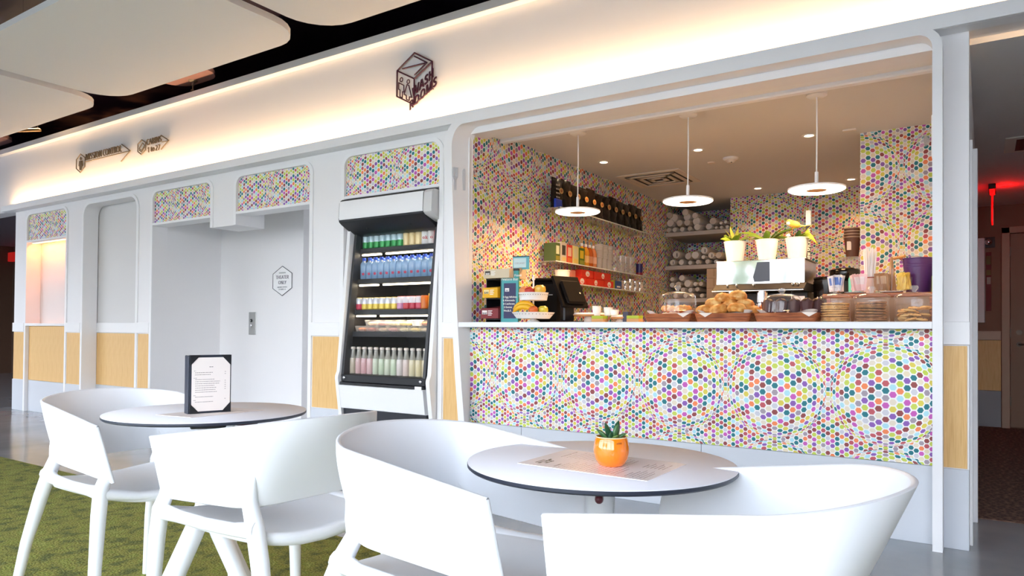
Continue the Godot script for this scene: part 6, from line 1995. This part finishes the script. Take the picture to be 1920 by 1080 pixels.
	part("case", boxed(Vector3(-0.045, -0.12, -0.09), Vector3(0.0, 0.12, 0.09), 0.008), M.white, em)
	m = MB.new()
	m.ball(Vector3(-0.085, -0.01, 0.03), Vector3.ONE * 0.034, 18, 12)
	part("lamp_head", m, M.clear, em)
	part("reflector", turned([[0.01, 0], [0.03, 0.02], [0.026, 0.022], [0, 0.008]], 18, Transform3D(Basis(Vector3.BACK, PI / 2), Vector3(-0.06, -0.01, 0.03))), M.steel, em)
	m = MB.new()
	for k in 8:
		m.box(Vector3(-0.047, -0.1 + 0.026 * k, -0.07), Vector3(-0.044, -0.094 + 0.026 * k, 0.0))
	part("slots", m, M.grey, em)


const PEND := 0.2
const DOWN := 0.1


func corridor_things() -> void:
	# white jamb strips along the corridor's left wall
	struct("trim_7", boxed(Vector3(-0.06, 0, -0.16), Vector3(-0.047, 1.98, -0.10), 0.002), M.white)
	struct("trim_8", boxed(Vector3(-0.06, 0, -0.72), Vector3(-0.030, 2.05, -0.62), 0.003), M.white)
	var dw := paint(rgb(150, 122, 100), 0.6)
	var d := MB.new()
	d.box(Vector3(0.24, 0.02, -5.6), Vector3(1.14, 2.15, -5.56), 0.003)
	var door := struct("door_1", d, dw)
	for q in [[0.16, 0.235, 2.22], [1.145, 1.22, 2.22]]:
		part("door_frame", boxed(Vector3(q[0], 0, -5.6), Vector3(q[1], q[2], -5.53), 0.003), paint(rgb(186, 160, 138), 0.6), door)
	part("door_frame", boxed(Vector3(0.16, 2.155, -5.6), Vector3(1.22, 2.225, -5.53), 0.003), paint(rgb(186, 160, 138), 0.6), door)
	part("handle_rose", turned([[0.026, 0], [0.026, 0.01], [0, 0.012]], 18, Transform3D(Basis(Vector3.RIGHT, PI / 2), Vector3(0.32, 0.93, -5.56))), M.dull, door)
	var m := MB.new()
	m.tube([Vector3(0.32, 0.93, -5.55), Vector3(0.32, 0.93, -5.50), Vector3(0.44, 0.93, -5.50)], [0.010], 8)
	part("handle", m, M.dull, door)
	part("lock", turned([[0.028, 0], [0.028, 0.012], [0, 0.014]], 18, Transform3D(Basis(Vector3.RIGHT, PI / 2), Vector3(0.32, 1.06, -5.56))), M.dull, door)
	for y in [0.25, 1.0, 1.9]:
		part("hinge", boxed(Vector3(0.232, y, -5.56), Vector3(0.246, y + 0.1, -5.545)), M.dull, door)
	var w := boxed(Vector3(-0.06, 0.975, -5.6), Vector3(0.155, 1.075, -5.575), 0.003)
	var cr := struct("trim_9", w, paint(rgb(206, 186, 166), 0.6))
	part("oak_panel", boxed(Vector3(-0.06, 0.41, -5.6), Vector3(0.155, 0.972, -5.585), 0.002), M.oak, cr)
	part("base_panel", boxed(Vector3(-0.06, 0, -5.6), Vector3(0.155, 0.407, -5.582), 0.002), M.grey, cr)
	var nb := thing("notice_board", "pale tall board on the corridor's end wall beside the door", "notice board", Vector3(-0.06, 1.17, -5.6))
	part("panel", boxed(Vector3(0, 0, 0), Vector3(0.062, 0.95, 0.03), 0.003), M.white, nb)
	part("edge", boxed(Vector3(0.062, 0, 0), Vector3(0.068, 0.95, 0.032), 0.001), M.grey, nb)
	var ps := thing("narrow_poster", "narrow dark red poster with pale patches next to the pale board", "poster", Vector3(0.015, 1.30, -5.6))
	part("sheet", boxed(Vector3(0, 0, 0), Vector3(0.05, 0.66, 0.006), 0.001), paint(rgb(120, 30, 30), 0.6), ps)
	for q in [[0.02, 0.30, 0.08, rgb(170, 160, 150)], [0.0, 0.40, 0.06, rgb(130, 110, 60)], [0.0, 0.52, 0.1, rgb(110, 90, 40)]]:
		part("print", boxed(Vector3(q[0] * 0.2 + 0.004, q[1], 0.006), Vector3(0.046, q[1] + q[2], 0.0068)), paint(q[3], 0.6), ps)
	var wl := thing("wall_lamp", "small clear glass wall lamp above the narrow poster, unlit", "lamp", Vector3(0.05, 2.07, -5.6))
	part("plate", boxed(Vector3(-0.05, -0.06, 0), Vector3(0.05, 0.06, 0.012), 0.003), M.dark, wl)
	m = MB.new()
	m.ball(Vector3(-0.01, 0, 0.05), Vector3.ONE * 0.035, 14, 10)
	part("globe", m, M.chrome, wl)
	# exit sign seen almost edge on
	var ex := thing("exit_sign", "red lit hanging EXIT sign seen almost edge-on below the corridor ceiling", "sign", Vector3(0.066, 2.48, -4.35), deg_to_rad(89))
	part("housing", boxed(Vector3(-0.17, -0.05, -0.03), Vector3(0.17, 0.0, 0.03), 0.004), M.dark, ex)
	part("lit_edge", boxed(Vector3(-0.16, -0.058, -0.02), Vector3(0.16, -0.05, 0.02)), glow(Color(1.0, 0.03, 0.03), 0.6), ex)
	part("lit_plate", boxed(Vector3(-0.15, -0.36, -0.007), Vector3(0.15, -0.05, 0.007), 0.002), glow(Color(1.0, 0.03, 0.04), 0.25), ex)
	m = MB.new()
	m.words("EXIT", 0.15, at(0, -0.28, 0.0075), 0.001, "Droid Sans", true)
	part("lettering", m, M.white, ex)
	var o := OmniLight3D.new()
	o.name = "exit_glow"
	o.light_color = Color(1.0, 0.04, 0.04)
	o.light_energy = 0.008
	o.light_size = 0.03
	o.omni_range = 5.0
	o.omni_attenuation = 2.0
	o.shadow_enabled = true
	add_child(o)
	o.position = Vector3(0.16, 2.41, -4.33)
	var v := thing("corridor_vent", "square air vent in the corridor ceiling at the right", "air vent", Vector3(0.40, 2.48, -2.58))
	part("frame", boxed(Vector3(-0.27, -0.010, -0.25), Vector3(0.27, 0, 0.25), 0.003), M.paper, v)
	part("throat", boxed(Vector3(-0.2, -0.0115, -0.19), Vector3(0.2, -0.010, 0.19)), M.dark, v)
	for k in 3:
		part("louvre", boxed(Vector3(-0.14 + 0.12 * k, -0.022, -0.19), Vector3(-0.07 + 0.12 * k, -0.0116, 0.19), 0.004), M.paper, v)
